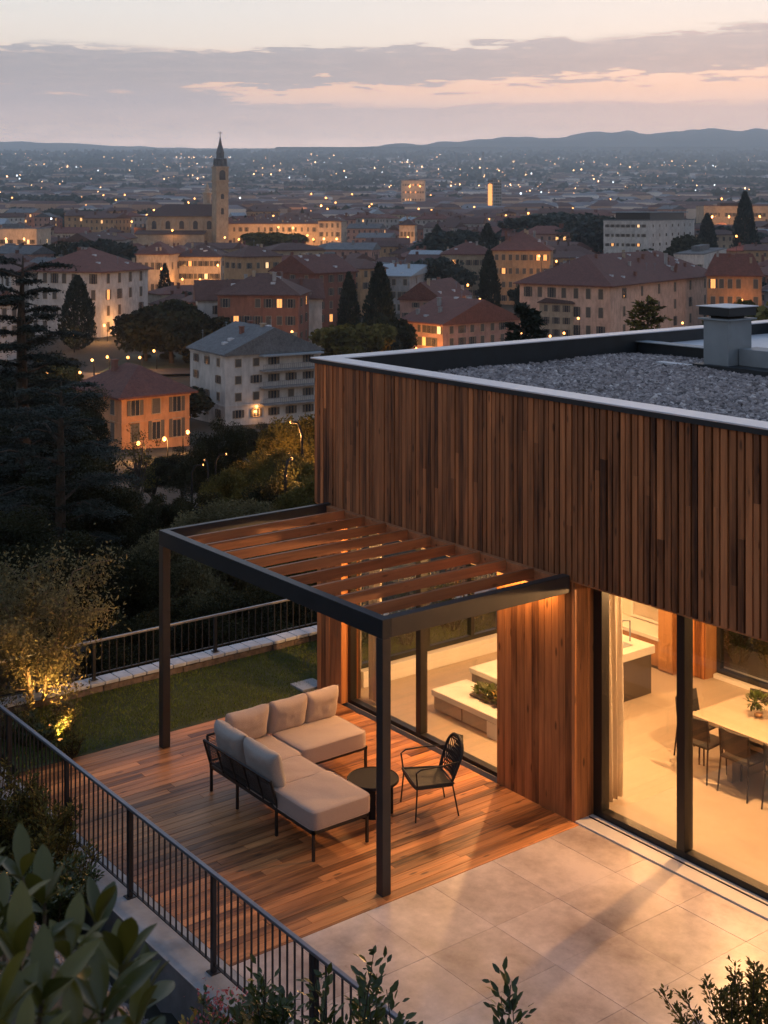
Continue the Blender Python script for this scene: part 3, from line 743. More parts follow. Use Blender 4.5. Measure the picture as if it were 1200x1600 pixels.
# balconies of the block
blk = [o for o in COL.objects if o.name.startswith('apartment_block')][0]
def block_balconies():
    # right wall = local +x
    w = [c for c in blk.children if c.name.startswith('wall')][0]
    xs = [v.co.x for v in w.data.vertices]; ys = [v.co.y for v in w.data.vertices]; X = max(xs) - .12; Y = max(ys) - .12; Hh = max(v.co.z for v in w.data.vertices if abs(v.co.y) > Y - .1)
    fh = Hh / 4
    for f in range(1, 4):
        mb = MB(); z = f * fh - .1; mb.box(X + .02, X + 1.5, -Y * .3, Y * .95, z, z + .18)
        mb.box(X + 1.42, X + 1.48, -Y * .3, Y * .95, z + 1.0, z + 1.07)
        k = 30
        for i in range(k): yy = -Y * .3 + (Y * 1.25) * i / (k - 1); mb.box(X + 1.43, X + 1.46, yy - .03, yy + .03, z + .18, z + 1.0)
        mb.build('balcony', 'concrete', blk)
    mb = MB(); mb.box(X + .02, X + 1.7, -Y * .32, Y * .97, Hh - .35, Hh - .12); mb.build('canopy', 'roof_blue', blk)
block_balconies()
off = [o for o in COL.objects if o.name.startswith('office_block')][0]
_w = [c for c in off.children if c.name.startswith('wall')][0]; _X = max(v.co.x for v in _w.data.vertices); _Y = max(v.co.y for v in _w.data.vertices); _Z = max(v.co.z for v in _w.data.vertices)
B('penthouse', 'dark_metal', off, (-_X * .75, _X * .8, -_Y * .75, _Y * .7, _Z + .36, _Z + 3.2)); B('roof_slab', 'roof_blue', off, (-_X * .8, _X * .9, -_Y * .85, _Y * .8, _Z + 3.21, _Z + 3.7))

# ------------------------------------------------------------------ church
def church():
    D = 700.; t = thing('church', 'pale stone church with dark roof and tall pointed bell tower', 'church')
    p = loc_ud(344, D); t.location = (p[0], p[1], gD(D)); t.rotation_euler = (0, 0, CAMYAW)
    px = D / FPX; z0 = gD(D); zz = lambda v: CZ - (v - 330) * px - z0
    w = 11.5 * px
    tb = zz(262); ya = R(28)
    def rotp(pts, cx=0, cy=0): return [(cx + x * math.cos(ya) - y * math.sin(ya), cy + x * math.sin(ya) + y * math.cos(ya)) for x, y in pts]
    sq = lambda s: rotp([(-s, -s), (s, -s), (s, s), (-s, s)])
    s = w * .86
    mb = MB(); mb.prism(sq(s), -4, tb, 0)
    for v in (300, 284, 263): mb.prism(sq(s * 1.10), zz(v), zz(v) + .9, 0)
    mb.build('bell_tower', 'w_sand', t)
    # belfry openings
    for a in (0, 90):
        aa = ya + R(a); nx, ny = (math.sin(aa), -math.cos(aa))
        for (v0, v1, ww) in ((282, 266, 1.7), (311, 303, .9), (335, 325, .8)):
            m2 = MB(); q = 10; prof = [(-ww, zz(v0)), (ww, zz(v0))] + [(ww * math.cos(math.pi * i / q), zz(v1) - ww + ww * math.sin(math.pi * i / q)) for i in range(q + 1)]
            ca, sa = math.cos(aa), math.sin(aa)
            f = [(nx * (s + .03) + x * ca, ny * (s + .03) + x * sa, z) for x, z in prof]; b = [(x - nx * .5, y - ny * .5, z) for x, y, z in f]
            n = len(f); m2.add(f + b, [tuple(range(n)), tuple(range(n, 2 * n))[::-1]] + [(i, (i + 1) % n, n + (i + 1) % n, n + i) for i in range(n)])
            m2.build('window', 'windark', t)
    mb = MB(); mb.lathe([(s * 1.15, tb), (s * 1.15, tb + 1.2), (s * .95, tb + 1.4), (s * .92, zz(250)), (s * 1.02, zz(250) + .4), (s * .62, zz(247)), (s * .60, zz(241)), (s * .68, zz(240)), (s * .30, zz(226)), (s * .06, zz(214))], 8)
    for k in range(8):
        a = R(45 * k + 22); mb.lathe([(.5, 0), (.4, 2.4), (.02, 4.2)], 5, (s * 1.0 * math.cos(a), s * 1.0 * math.sin(a), tb + 1.2))
    mb.build('spire', 'roof_grey', t)
    mb = MB(); mb.tube([(0, 0, zz(216)), (0, 0, zz(199) if False else zz(205))], .16, 6); mb.box(-1.2, 1.2, -.12, .12, zz(208), zz(207.3)); mb.build('cross', 'black', t)
    # nave: long wall facing the camera, to the left of the tower
    L = 110 * px; Wd = 22.; Hn = zz(338); cx = -L / 2 - s * .5
    mb = MB(); mb.box(cx - L / 2, cx + L / 2, 2, 2 + Wd, -4, Hn); mb.box(cx - L / 2 - .3, cx + L / 2 + .3, 1.7, 2.3 + Wd, Hn - .9, Hn - .1)
    for i in range(6): xx = cx - L / 2 + L * i / 5 * .98; mb.box(xx - .5, xx + .5, 1.2, 2, -4, Hn - 2)
    mb.box(cx - L / 2 - 5, cx + L / 2 - 6, -7, 1.0, -4, zz(366)); mb.build('nave_wall', 'w_sand', t)
    ro = MB(); y0, y1 = .8, 3.2 + Wd; xa, xb = cx - L / 2 - 1, cx + L / 2 - .5; yr = (y0 + y1) / 2
    ro.add([(xa, y0, Hn), (xb, y0, Hn), (xb, y1, Hn), (xa, y1, Hn), (xa + 9, yr, zz(319)), (xb, yr, zz(319))], [(0, 1, 5, 4), (1, 2, 5), (2, 3, 4, 5), (3, 0, 4), (0, 3, 2, 1)])
    ro.add([(cx - L / 2 - 5.5, -7.6, zz(366)), (cx + L / 2 - 5.5, -7.6, zz(366)), (cx + L / 2 - 5.5, 1.1, zz(360)), (cx - L / 2 - 5.5, 1.1, zz(360))], [(0, 1, 2, 3)])
    ro.build('roof', 'roof_brown', t)
    for i in range(5):
        xx = cx - L / 2 + L * (i + .5) / 5 * .98; ww = 1.25; q = 8; za, zb_ = zz(358), zz(345)
        prof = [(-ww, za), (ww, za)] + [(ww * math.cos(math.pi * k / q), zb_ - ww + ww * math.sin(math.pi * k / q)) for k in range(q + 1)]
        f = [(xx + a, 1.96, z) for a, z in prof]; b = [(x, 2.3, z) for x, y, z in f]; n = len(f); m2 = MB()
        m2.add(f + b, [tuple(range(n)), tuple(range(n, 2 * n))[::-1]] + [(k, (k + 1) % n, n + (k + 1) % n, n + k) for k in range(n)]); m2.build('window', 'windark', t)
    # small second turret
    sx, sy = -9., 16.; mb = MB(); mb.lathe([(2.2, Hn), (2.2, zz(303)), (2.6, zz(302)), (2.6, zz(300)), (1.6, zz(299)), (.1, zz(283))], 8, (sx, sy, 0)); mb.build('turret', 'w_cream', t)
    OCC.append((p[0], p[1], 30)); q = loc_ud(285, D + 10); OCC.append((q[0], q[1], 26)); HID.append((220, 358, D, 378))
church()

# ------------------------------------------------------------------ garden trees and town trees named one by one
CYP = [cypress_meshes(11), cypress_meshes(12, r=1.8), cypress_meshes(13, r=2.2)]
BRO = [tree_meshes(21, 10, 5.2, 9000, .42, 'leaf_dark', nclump=34), tree_meshes(22, 10, 4.6, 9000, .42, 'leaf_mid', nclump=30),
       tree_meshes(23, 9, 5.6, 9000, .42, 'leaf_blue', nclump=32)]
def tree_at(meshes, name, u, vtop, D, h0, label, cat='tree', wide=1., group=None, vis=None):
    x, y = loc_ud(u, D); z = ground(x, y) - .3; H = CZ - (vtop - 330) * D / FPX - z; s = H / h0
    OCC.append((x, y, 3)); 
    if vis: HID.append((u - 15, u + 15, D, vis))
    return put_tree(meshes, name, x, y, z, rnd.random() * 6, (s * wide, s * wide, s), label, cat, group)
G1 = 'trees standing in the town'
tree_at(CYP[2], 'cypress', 121, 436, 285, 12, 'dark cypress standing before the white palazzo', 'cypress', 1.25, G1, 520)
tree_at(CYP[1], 'cypress', 593, 419, 262, 12, 'tallest dark cypress right of the brick gabled block', 'cypress', 1.1, G1, 500)
tree_at(CYP[1], 'cypress', 545, 432, 280, 12, 'bluish cypress against the wall of the brick block', 'cypress', .95, G1, 500)
tree_at(CYP[0], 'cypress', 764, 397, 335, 12, 'slim cypress left of the ochre palazzo', 'cypress', 1.15, G1, 470)
tree_at(CYP[1], 'cypress', 1164, 306, 560, 12, 'tall cypress far right in front of the lit arches', 'cypress', 1.0, G1, 365)
tree_at(CYP[2], 'cypress', 683, 354, 600, 12, 'small distant cypress beside the little floodlit house', 'cypress', 1.3, G1, 375)
tree_at(CYP[1], 'cypress', 762, 354, 500, 12, 'dark pointed cypress over the long cream house', 'cypress', 1.4, G1, 390)
tree_at(CYP[1], 'cypress', 1105, 338, 560, 12, 'cypress just right of the white modern block', 'cypress', 1.2, G1, 380)
for u, vt, D, k, w, lab in [(228, 474, 265, 0, 1.1, 'broad dark tree left in the clump below the white palazzo'), (268, 463, 262, 0, 1.3, 'broad dark tree in the middle of the clump below the white palazzo'), (305, 478, 255, 0, 1.2, 'dark tree at the right end of the clump beside the white terrace house'),
                          (538, 495, 232, 1, 1.25, 'round olive-green tree left of the timber roof corner'), (572, 497, 240, 1, 1.1, 'round olive-green tree below the tallest cypress'), (606, 488, 250, 0, 1.0, 'dark round tree beside the lit terrace front'),
                          (430, 357, 600, 1, 2.0, 'wide green tree before the long floodlit facade'), (405, 362, 600, 1, 1.3, 'smaller green tree at the left end of the long facade'),
                          (840, 334, 620, 2, 1.6, 'dark bluish tree left in the park clump by the modern block'), (878, 330, 640, 2, 1.9, 'highest dark bluish tree in the park clump by the modern block'), (918, 332, 600, 2, 1.6, 'dark bluish tree right in the park clump by the modern block'),
                          (722, 358, 520, 2, 1.7, 'dark rounded tree left of the pointed cypress'), (1128, 352, 600, 2, 1.6, 'dark tree left of the far right cypress'), (1185, 362, 590, 2, 1.6, 'dark tree at the right edge below the lit arches'),
                          (160, 372, 450, 2, 1.2, 'dark tree beside the pale church front'), (1183, 452, 200, 1, 1.0, 'yellow-green tree at the right edge behind the chimney'), (690, 400, 400, 2, 1.1, 'small dark tree by the long cream house'),
                          (90, 372, 470, 0, 1.0, 'dark tree left of the pale church front'), (1020, 384, 440, 0, 1.0, 'dark tree in front of the white modern block'), (1075, 362, 500, 0, 1.0, 'dark tree right of the white modern block')]:
    tree_at(BRO[k], 'broadleaf_tree', u, vt, D, 10 if k != 2 else 9, lab, 'tree', w, G1, None)
CON = conifer_meshes(31, 14, 4.2, 9000, .36)
for i, (u, vt, D, k, w) in enumerate([(92, 552, 235, 0, 1.3), (60, 556, 262, 1, 1.3), (228, 552, 270, 0, 1.5), (262, 549, 268, 0, 1.6), (300, 551, 262, 0, 1.4), (235, 590, 192, 0, 1.8), (275, 596, 188, 0, 1.6), (95, 566, 222, 1, 1.5), (60, 588, 200, 0, 1.4), (330, 552, 255, 1, 1.2)]):
    tree_at(BRO[k], 'park_bush', u, vt, D, 10, ['dark bush left of the lit road', 'olive bush behind the lit road', 'dark bush under the left of the dark tree clump', 'dark bush under the middle of the dark tree clump', 'dark bush under the right of the dark tree clump', 'low dark bush on the meadow above the orange house roof', 'low dark bush on the meadow left of the balcony block', 'olive bush by the yellow lamps behind the cedar', 'dark bush between cedar and orange house roof', 'olive bush beside the white terrace house foot'][i], 'bush', w, 'bushes in the park below the white palazzo')
tree_at(CON, 'conifer', 818, 472, 105, 14, 'dark conifer tip showing over the near roof edge', 'tree', 1.15, G1)
SPR = conifer_meshes(33, 14, 4.6, 5000, .38, 'leaf_mid')
tree_at(SPR, 'conifer', 1012, 462, 120, 14, 'sparse yellowish conifer tip before the beige palazzo', 'tree', 1.0, G1)

# filler houses of the town: rows of individual houses
FW = ['cream', 'pink', 'ochre', 'terracotta', 'sand', 'white', 'grey', 'brick', 'orange']
FWW = [5, 6, 4, 4, 5, 2, 3, 2, 2]
def far_proto(seed):
    rg = random.Random(seed); L = rg.uniform(9, 21); Wd = rg.uniform(8, 12); H = rg.choice([7, 9.5, 9.5, 12.5]); rise = rg.uniform(1.8, 3.2)
    kind = rg.choices(['hip', 'gable', 'flat'], [5, 5, 1.2])[0]; wc = rg.choices(FW, FWW)[0]; rm = rg.choices(['roof_red', 'roof_brown', 'roof_grey', 'roof_blue'], [6, 6, 1.5, .7])[0]
    if kind == 'flat': rm = rg.choice(['roof_grey', 'roof_grey', 'roof_blue'])
    mb = MB(); mb.box(-L / 2, L / 2, -Wd / 2, Wd / 2, -4, H)
    if kind == 'gable': mb.add([(-L / 2 + .01, -Wd / 2, H), (-L / 2 + .01, Wd / 2, H), (-L / 2 + .01, 0, H + rise * .93), (L / 2 - .01, -Wd / 2, H), (L / 2 - .01, Wd / 2, H), (L / 2 - .01, 0, H + rise * .93)], [(0, 2, 1), (3, 4, 5), (0, 3, 5, 2), (1, 2, 5, 4)])
    ro = roof_mesh(L, Wd, H - .04 if kind != 'flat' else H, rise, kind, .5)
    for i in range(rg.randint(0, 3)):
        cx, cy = (rg.random() - .5) * L * .7, (rg.random() - .5) * Wd * .5; ro.box(cx - .4, cx + .4, cy - .3, cy + .3, H + .3, H + rise + 1.0)
    return dict(L=L, Wd=Wd, H=H, rise=rise, kind=kind, wc=wc, rm=rm, wall=mb.mesh('wall', 'w_' + wc), wallf=mb.mesh('wall', 'f_' + wc), roof=ro.mesh('roof', rm))
FP = [far_proto(500 + i) for i in range(34)]
RC = {'roof_red': 'red-tiled', 'roof_brown': 'brown-tiled', 'roof_grey': 'grey', 'roof_blue': 'pale blue-grey'}
FILL = []
def try_fill(u, D, rg, maxn=300):
    x, y = loc_ud(u, D); p = rg.choice(FP); s = rg.uniform(.85, 1.2)
    rr = .32 * math.hypot(p['L'], p['Wd']) * s
    for ox, oy, orr in OCC:
        if (x - ox) ** 2 + (y - oy) ** 2 < (rr + orr * .66) ** 2: return
    z = ground(x, y); top = CZ - (z + (p['H'] + p['rise']) * s); vt = 330 + top * FPX / D; hw = p['L'] * .5 * s * FPX / D
    for u0, u1, Dh, vb in HID:
        if D < Dh and u + hw > u0 and u - hw < u1 and vt < vb: return
    OCC.append((x, y, rr)); a = rg.choice([8, 12, 30, 55, -20, -35, 20, 70, 85]) + rg.uniform(-6, 6)
    FILL.append((u, D, x, y, z, p, s, CAMYAW - R(a), vt))
rg = random.Random(99)
for D in [235, 262, 285, 312, 340, 365, 392, 420, 450, 482, 515, 550, 590, 635, 680, 730, 790, 850, 920, 990, 1070, 1150, 1240, 1330]:
    step = rg.uniform(10.5, 13) * FPX / D * (1. if D < 700 else 1.35); u = -60 + rg.random() * step
    while u < 1260:
        DD = D * rg.uniform(.97, 1.03)
        ok = not (D < 330 and 130 < u < 330) and not (D < 250 and u < 520)
        if ok and rg.random() < .93: try_fill(u + rg.uniform(-.2, .2) * step, DD, rg)
        u += step
FILL.sort(key=lambda q: q[1]); print('FILL', len(FILL))
def dist_word(D): return 'near part of town' if D < 380 else 'middle of town' if D < 620 else 'back of town' if D < 900 else 'far edge of town'
def col_word(u):
    return ['at the left edge', 'left of the church', 'by the church nave', 'by the church tower', 'centre left', 'centre', 'left of the high-rise', 'under the high-rise', 'above the beige palazzo', 'by the modern block', 'near the right edge'][max(0, min(10, int(u / 110)))]
from collections import Counter, defaultdict
cellc = defaultdict(list)
for i, q in enumerate(FILL): cellc[(q[5]['wc'], q[5]['rm'], dist_word(q[1]), col_word(q[0]))].append(i)
ORD = ['', 'second', 'third', 'fourth', 'fifth', 'sixth', 'seventh', 'eighth', 'ninth', 'tenth', 'eleventh', 'twelfth', 'thirteenth', 'fourteenth', 'fifteenth', 'sixteenth']
LAB = {}
for k, ids in cellc.items():
    ids.sort(key=lambda i: FILL[i][0])
    for j, i in enumerate(ids):
        o = ('' if len(ids) == 1 else ('leftmost ' if j == 0 else ORD[min(j, 15)] + ' '))
        LAB[i] = f"{o}{k[0]} house with {RC[k[1]]} roof, {k[2]}, {k[3]}"
for i, (u, D, x, y, z, p, s, ya, vt) in enumerate(FILL[:270]):
    t = thing('town_house', LAB[i], 'house', (x, y, z), ya, T1); t.scale = (s, s, s)
    near = D < 400
    link('wall', p['wall'] if near else p['wallf'], t); link('roof', p['roof'], t)
    if near:
        fl = max(2, round(p['H'] / 3.1)); nl = max(3, int(p['L'] / 3.2)); fh = p['H'] / fl
        k = rg.choice(['dark', 'shut'])
        for f in range(fl):
            win_row(t, 0, -p['Wd'] / 2 - .02, 0, p['L'] * .92, f * fh + fh * .3, nl, k, 's' if fh < 3 else 'n', .07, rg)
            if f >= fl - 2: win_row(t, p['L'] / 2 + .02, 0, R(90), p['Wd'] * .9, f * fh + fh * .3, 3, k, 's' if fh < 3 else 'n', .06, rg)

# beyond: the town goes on as one mass, with woods between
def far_mass():
    g = np.random.default_rng(5)
    def mass(n, Dmin, Dmax, pow_):
        D = Dmin * (Dmax / Dmin) ** (g.random(n) ** pow_); u = g.uniform(-80, 1280, n); return D, u
    D, u = mass(7600, FILL[269][1], 8500, 1.0)
    V = []; F = []; T = []; MI = []
    cnt = 0
    mb = MB()
    for d, uu in zip(D, u):
        x, y = loc_ud(uu, d)
        if mnoise.noise(Vector((x * .0035, y * .0035, 5))) < (-.12 if d > 1500 else -.32): continue
        z = gD(d); L = g.uniform(14, 42) * (1 + d / 7000); w = g.uniform(10, 20); h = g.choice([6, 8, 10, 14], p=[.4, .35, .2, .05]); a = CAMYAW + g.uniform(-.9, .9)
        ca, sa = math.cos(a), math.sin(a); P = []
        for zz in (z - 6, z + h):
            for sx, sy in ((-1, -1), (1, -1), (1, 1), (-1, 1)):
                px, py = sx * L / 2, sy * w / 2; P.append((x + px * ca - py * sa, y + px * sa + py * ca, zz))
        for sx in (-1, 1): px = sx * (L / 2 - w * .3); P.append((x + px * ca, y + px * sa, z + h + 3))
        mb.tone = g.random()
        n0 = len(mb.v); mb.add(P, [(0, 1, 5, 4), (1, 2, 6, 5), (2, 3, 7, 6), (3, 0, 4, 7)], 0); 
        mb.f += [tuple(n0 + i for i in f) for f in ((4, 5, 9, 8), (5, 6, 9), (6, 7, 8, 9), (7, 4, 8))]; mb.mi += [1] * 4
    m, nt, b, o = newmat('far_walls'); t = attr(nt); setc(nt, b, ramp(t, [(0, (.24, .14, .10)), (.4, (.50, .34, .24)), (.75, (.66, .56, .46)), (1, (.75, .73, .70))]), .9)
    m2, nt, b, o = newmat('far_roofs'); t = attr(nt); setc(nt, b, ramp(t, [(0, (.09, .05, .045)), (.6, (.16, .09, .075)), (1, (.22, .24, .26))]), .9)
    tag(mb.build('far_houses', [m, m2]), 'mass of small hazy houses filling the plain behind the town', 'houses', kind='stuff')
    n = 60000; D = 700 * (10500 / 700) ** g.random(n); u = g.uniform(-100, 1300, n); P = []; S_ = []
    for d, uu in zip(D, u):
        x, y = loc_ud(uu, d); q = mnoise.noise(Vector((x * .0035, y * .0035, 5)))
        lim = -.12 if d > 1500 else -.32
        if q < lim or (d > 2600 and mnoise.noise(Vector((x * .012, y * .012, 9))) > .30):
            if d < 1350 and any((x - ox) ** 2 + (y - oy) ** 2 < (orr + 4) ** 2 for ox, oy, orr in OCC): continue
            s = g.uniform(4, 9) * (.6 + d / 2200); P.append((x + g.normal() * 5, y + g.normal() * 5, gD(d) + s * .25 + g.random() * 5)); S_.append(s)
    P = np.array(P); me = scatter('far_woods', QUAD, QF, P, rand_rot(len(P), g=g), np.array(S_), g.random(len(P)), 'leaf_blue')
    tag(link('far_woods', me), 'dark woods and groves between the far houses', 'woods', kind='stuff')
far_mass()
for u, vt, D, w, lab in [(755, 238, 4200, 5, 'thin dark chimney stack standing out of the far haze'), (713, 239, 5600, 6, 'faint far tower left of the thin chimney stack'), (421, 238, 6200, 8, 'faint far tower right of the church spire')]:
    x, y = loc_ud(u, D); t = thing('far_tower', lab, 'tower', (x, y, gD(D))); hh = CZ - (vt - 330) * D / FPX - gD(D); mb = MB(); mb.lathe([(w, -20), (w * .8, hh * .6), (w * .75, hh * .62), (w * .6, hh), (w * .3, hh + 2)], 10); mb.build('shaft', 'w_grey', t)

# small individual trees between the houses
TT = [tree_meshes(41, 8, 3.6, 1500, .62, 'leaf_dark', nclump=16), tree_meshes(42, 8, 3.4, 1500, .62, 'leaf_blue', nclump=14), tree_meshes(43, 8, 3.2, 1500, .62, 'leaf_mid', nclump=14), cypress_meshes(44, 12, 1.7, 1200, .7)]
ntt = 0; tl = []
rt_ = random.Random(3)
for i in range(900):
    if len(tl) >= 130: break
    D = 230 * (1200 / 230) ** rt_.random(); u = rt_.uniform(-40, 1240)
    if D < 250 and u < 520: continue
    x, y = loc_ud(u, D)
    if any((x - ox) ** 2 + (y - oy) ** 2 < (orr * .85 + 2.5) ** 2 for ox, oy, orr in OCC): continue
    s = rt_.uniform(.7, 1.25); vt = 330 + (CZ - ground(x, y) - 8 * s) * FPX / D
    if any(D < Dh and u > u0 - 12 and u < u1 + 12 and vt < vb for u0, u1, Dh, vb in HID): continue
    OCC.append((x, y, 3)); tl.append((D, u, x, y, s, rt_.choices([0, 1, 2, 3], [4, 4, 2, 1.5])[0]))
tl.sort(); KN = ['dark round', 'bluish round', 'olive round', 'dark pointed']; cc = defaultdict(list)
for i, q in enumerate(tl): cc[(KN[q[5]], dist_word(q[0]), col_word(q[1]))].append(i)
TL = {}
for k, ids in cc.items():
    ids.sort(key=lambda i: tl[i][1])
    for j, i in enumerate(ids):
        o = ('' if len(ids) == 1 else ('leftmost ' if j == 0 else ORD[min(j, 15)] + ' ')); TL[i] = f"{o}{k[0]} tree between houses, {k[1]}, {k[2]}"
for i, (D, u, x, y, s, k) in enumerate(tl):
    put_tree(TT[k], 'town_tree' if k < 3 else 'cypress', x, y, ground(x, y) - .2, rt_.random() * 6, s, TL[i], 'tree', 'small trees between the town houses')

# ------------------------------------------------------------------ street lamps and lights of the town
def lamp_meshes(h, r, mat):
    a = MB(); a.tube([(0, 0, -.3), (0, 0, h * .93), (.25, 0, h), (.7, 0, h)], [.09, .06, .05, .05], 6); a.smooth = True
    b = MB(); b.lathe([(r * .3, -r), (r * .85, -r * .55), (r, 0), (r * .85, r * .55), (r * .3, r)], 8, (.7, 0, h)); b.smooth = True
    return a.mesh('pole', 'black'), b.mesh('lamp_head', mat)
LM = {}
def lamp_at(u, v, D, h, label, r=None, power=0, mat='lamp_glow', group='street lamps of the town', col=(1, .42, .12), z=None):
    """a lamp whose head shows at column u, row v when it stands at depth D"""
    if z is None:      # every lamp stands on the ground: stretch the pole down to it, or lift a buried one
        hx, hy = loc_ud(u, D); hzd = CZ - (v - 330) * D / FPX; gz = ground(hx, hy)
        if hzd - gz > h: h = hzd - gz
        elif hzd - gz < 1.0: z = gz
    r = r or (.10 + D * .00055); key = (round(h, 1), round(r, 2), mat)
    if key not in LM: LM[key] = lamp_meshes(h, r, mat)
    x, y = loc_ud(u, D); zz = (CZ - (v - 330) * D / FPX - h) if z is None else z
    t = thing('street_lamp', label, 'street lamp', (x, y, zz), rnd.random() * 6, group)
    link('pole', LM[key][0], t); link('lamp_head', LM[key][1], t)
    if power:
        l = bpy.data.lights.new('lamp_light', 'POINT'); l.energy = power; l.color = col; l.shadow_soft_size = .04 if D < 100 else .2
        o = bpy.data.objects.new('lamp_light', l); COL.objects.link(o); o.parent = t; o.location = (.7, 0, h - .6 - r)
    return t
ln = 0
for (u, v, D, h, p, lab) in [
    (150, 503, 300, 5, 1500, 'lamp left of the white palazzo portico'), (168, 508, 301, 4, 2600, 'brightest lamp before the white palazzo portico'), (186, 500, 312, 5, 1800, 'lamp at the right end of the white palazzo portico'),
    (205, 497, 322, 5, 900, 'lamp at the right corner of the white palazzo'), (116, 523, 280, 4, 500, 'low reddish lamp at the foot of the cypress'),
    (262, 684, 149, 1.0, 1500, 'garden light shining up the orange house'), (226, 692, 147, 1.0, 700, 'small garden light at the left of the orange house wall'), (286, 676, 156, 1.0, 700, 'garden light at the right corner of the orange house'),
    (400, 634, 193, 2.4, 260, 'porch lamp at the foot of the balcony block'),
    (634, 541, 262, 4, 1700, 'lamp at the left end of the pink terrace front'), (650, 545, 259, 4, 2200, 'second lamp along the pink terrace front'), (668, 549, 256, 4, 2200, 'third lamp along the pink terrace front'), (684, 552, 254, 4, 1500, 'lamp at the near corner of the pink terrace'),
    (588, 541, 236, 5, 900, 'bright orange lamp between the olive-green trees'), (228, 420, 422, 5, 2500, 'lamp before the left part of the cream house'), (256, 420, 423, 5, 2500, 'lamp before the right part of the cream house'),
    (288, 436, 432, 5, 2600, 'lamp at the left of the floodlit cream building'), (315, 437, 432, 5, 2600, 'lamp before the middle of the floodlit cream building'), (342, 414, 432, 7, 3600, 'lamp high on the right corner of the floodlit cream building'),
    (372, 374, 706, 6, 6500, 'first lamp along the long floodlit facade'), (408, 374, 706, 6, 6500, 'second lamp along the long floodlit facade'), (440, 374, 706, 6, 6500, 'third lamp along the long floodlit facade'), (469, 376, 704, 6, 14000, 'brightest lamp along the long floodlit facade'),
    (490, 374, 702, 6, 6500, 'last lamp along the long floodlit facade'), (507, 373, 690, 6, 7500, 'lamp at the left of the bright square building'), (526, 373, 690, 6, 7500, 'lamp at the right of the bright square building'), (638, 371, 630, 5, 5500, 'lamp before the small floodlit house'),
    (846, 400, 388, 4, 1500, 'lamp in the loggia of the ochre palazzo'), (866, 408, 390, 5, 1100, 'lamp right of the loggia of the ochre palazzo'), (12, 373, 548, 5, 4500, 'lamp before the left of the lit gallery'), (40, 373, 548, 5, 4500, 'lamp before the right of the lit gallery'),
    (1112, 338, 800, 6, 9000, 'first lamp along the far lit arches'), (1140, 338, 800, 6, 9000, 'second lamp along the far lit arches'), (1186, 338, 800, 6, 9000, 'last lamp along the far lit arches'),
    (640, 291, 1625, 6, 13000, 'lamp before the left of the wide floodlit far block'), (657, 291, 1625, 6, 13000, 'lamp before the right of the wide floodlit far block'),
    (350, 371, 680, 6, 3500, 'lamp at the foot of the church tower'), (244, 381, 640, 6, 1500, 'lamp left of the church'), (252, 382, 640, 6, 1200, 'lamp just right of the one left of the church'),
    (418, 333, 900, 7, 14000, 'strong orange lamp right of the church tower in the middle distance'), (430, 321, 1000, 7, 16000, 'yellow lamp above the one right of the church tower'), (503, 321, 1020, 7, 14000, 'left of two yellow lamps above the bright square building'), (508, 309, 1200, 7, 12000, 'right of two yellow lamps above the bright square building'),
    (824, 333, 760, 7, 9000, 'large orange lamp left of the park clump'), (1151, 369, 520, 5, 1800, 'orange lamp at the foot of the far right cypress'), (905, 497, 255, 4, 120, 'tiny lamp before the beige palazzo'), (854, 525, 250, 4, 260, 'shaded lamp on a pole at the left of the beige palazzo'),
    (200, 559, 243, 7, 3000, 'tall lamp lighting the road below the white palazzo'), (171, 558, 246, 5, 3500, 'lamp among the trees left of the road'), (147, 562, 240, 3, 260, 'low lamp left of the lit road'), (245, 548, 252, 3, 300, 'lamp under the dark tree clump'),
    (222, 558, 246, 2, 90, 'small lamp between road and dark tree clump'), (301, 540, 240, 3, 300, 'lamp left of the white terrace house'), (324, 535, 243, 3, 260, 'left of two lamps at the white terrace house'), (330, 538, 243, 3, 260, 'right of two lamps at the white terrace house'),
    (66, 582, 215, 3, 160, 'left yellow lamp behind the cedar'), (74, 582, 215, 3, 160, 'middle yellow lamp behind the cedar'), (118, 582, 210, 3, 160, 'right yellow lamp behind the cedar'), (224, 596, 205, 3, 60, 'small white path lamp right of the lit road'),
    (337, 711, 84, 1.3, 26, 'glowing post lamp on the garden path below the orange house'), (300, 728, 80, .9, 12, 'dim post lamp left on the garden path'), (325, 722, 82, .9, 8, 'dim post lamp beside the glowing one'),
    (456, 398, 560, 5, 700, 'lamp below the wide green tree'), (412, 521, 238, 4, 300, 'lamp at the foot of the brick-red block'), (490, 522, 240, 4, 500, 'orange lamp right of the brick-red block'), (456, 519, 246, 4, 400, 'bright lamp before the brick-red block'), (446, 722, 49, 1.1, 260, 'added fill lamp among the olive-green trees left of the timber corner'), (472, 662, 61, 1.2, 900, 'lamp hidden in the yellow-lit tree by the timber corner'), (880, 520, 262, 5, 500, 'added fill lamp at the near corner of the beige palazzo'), (1000, 515, 285, 5, 700, 'added fill lamp along the right wall of the beige palazzo'), (1070, 505, 310, 5, 600, 'added fill lamp at the far right of the beige palazzo'), (820, 520, 285, 5, 600, 'added fill lamp at the far left of the beige palazzo')]:  # added to warm walls and leaves: four beige palazzo lamps, one among olive-green trees
    lamp_at(u, v, D, h, lab, power=p * (.6 if D > 380 else 1.6 if D < 170 else .75) if D > 130 else p, group=None, r=(.22 if D < 170 else None) if D > 90 else .05)
rl = random.Random(12); cells = defaultdict(list); rows = []
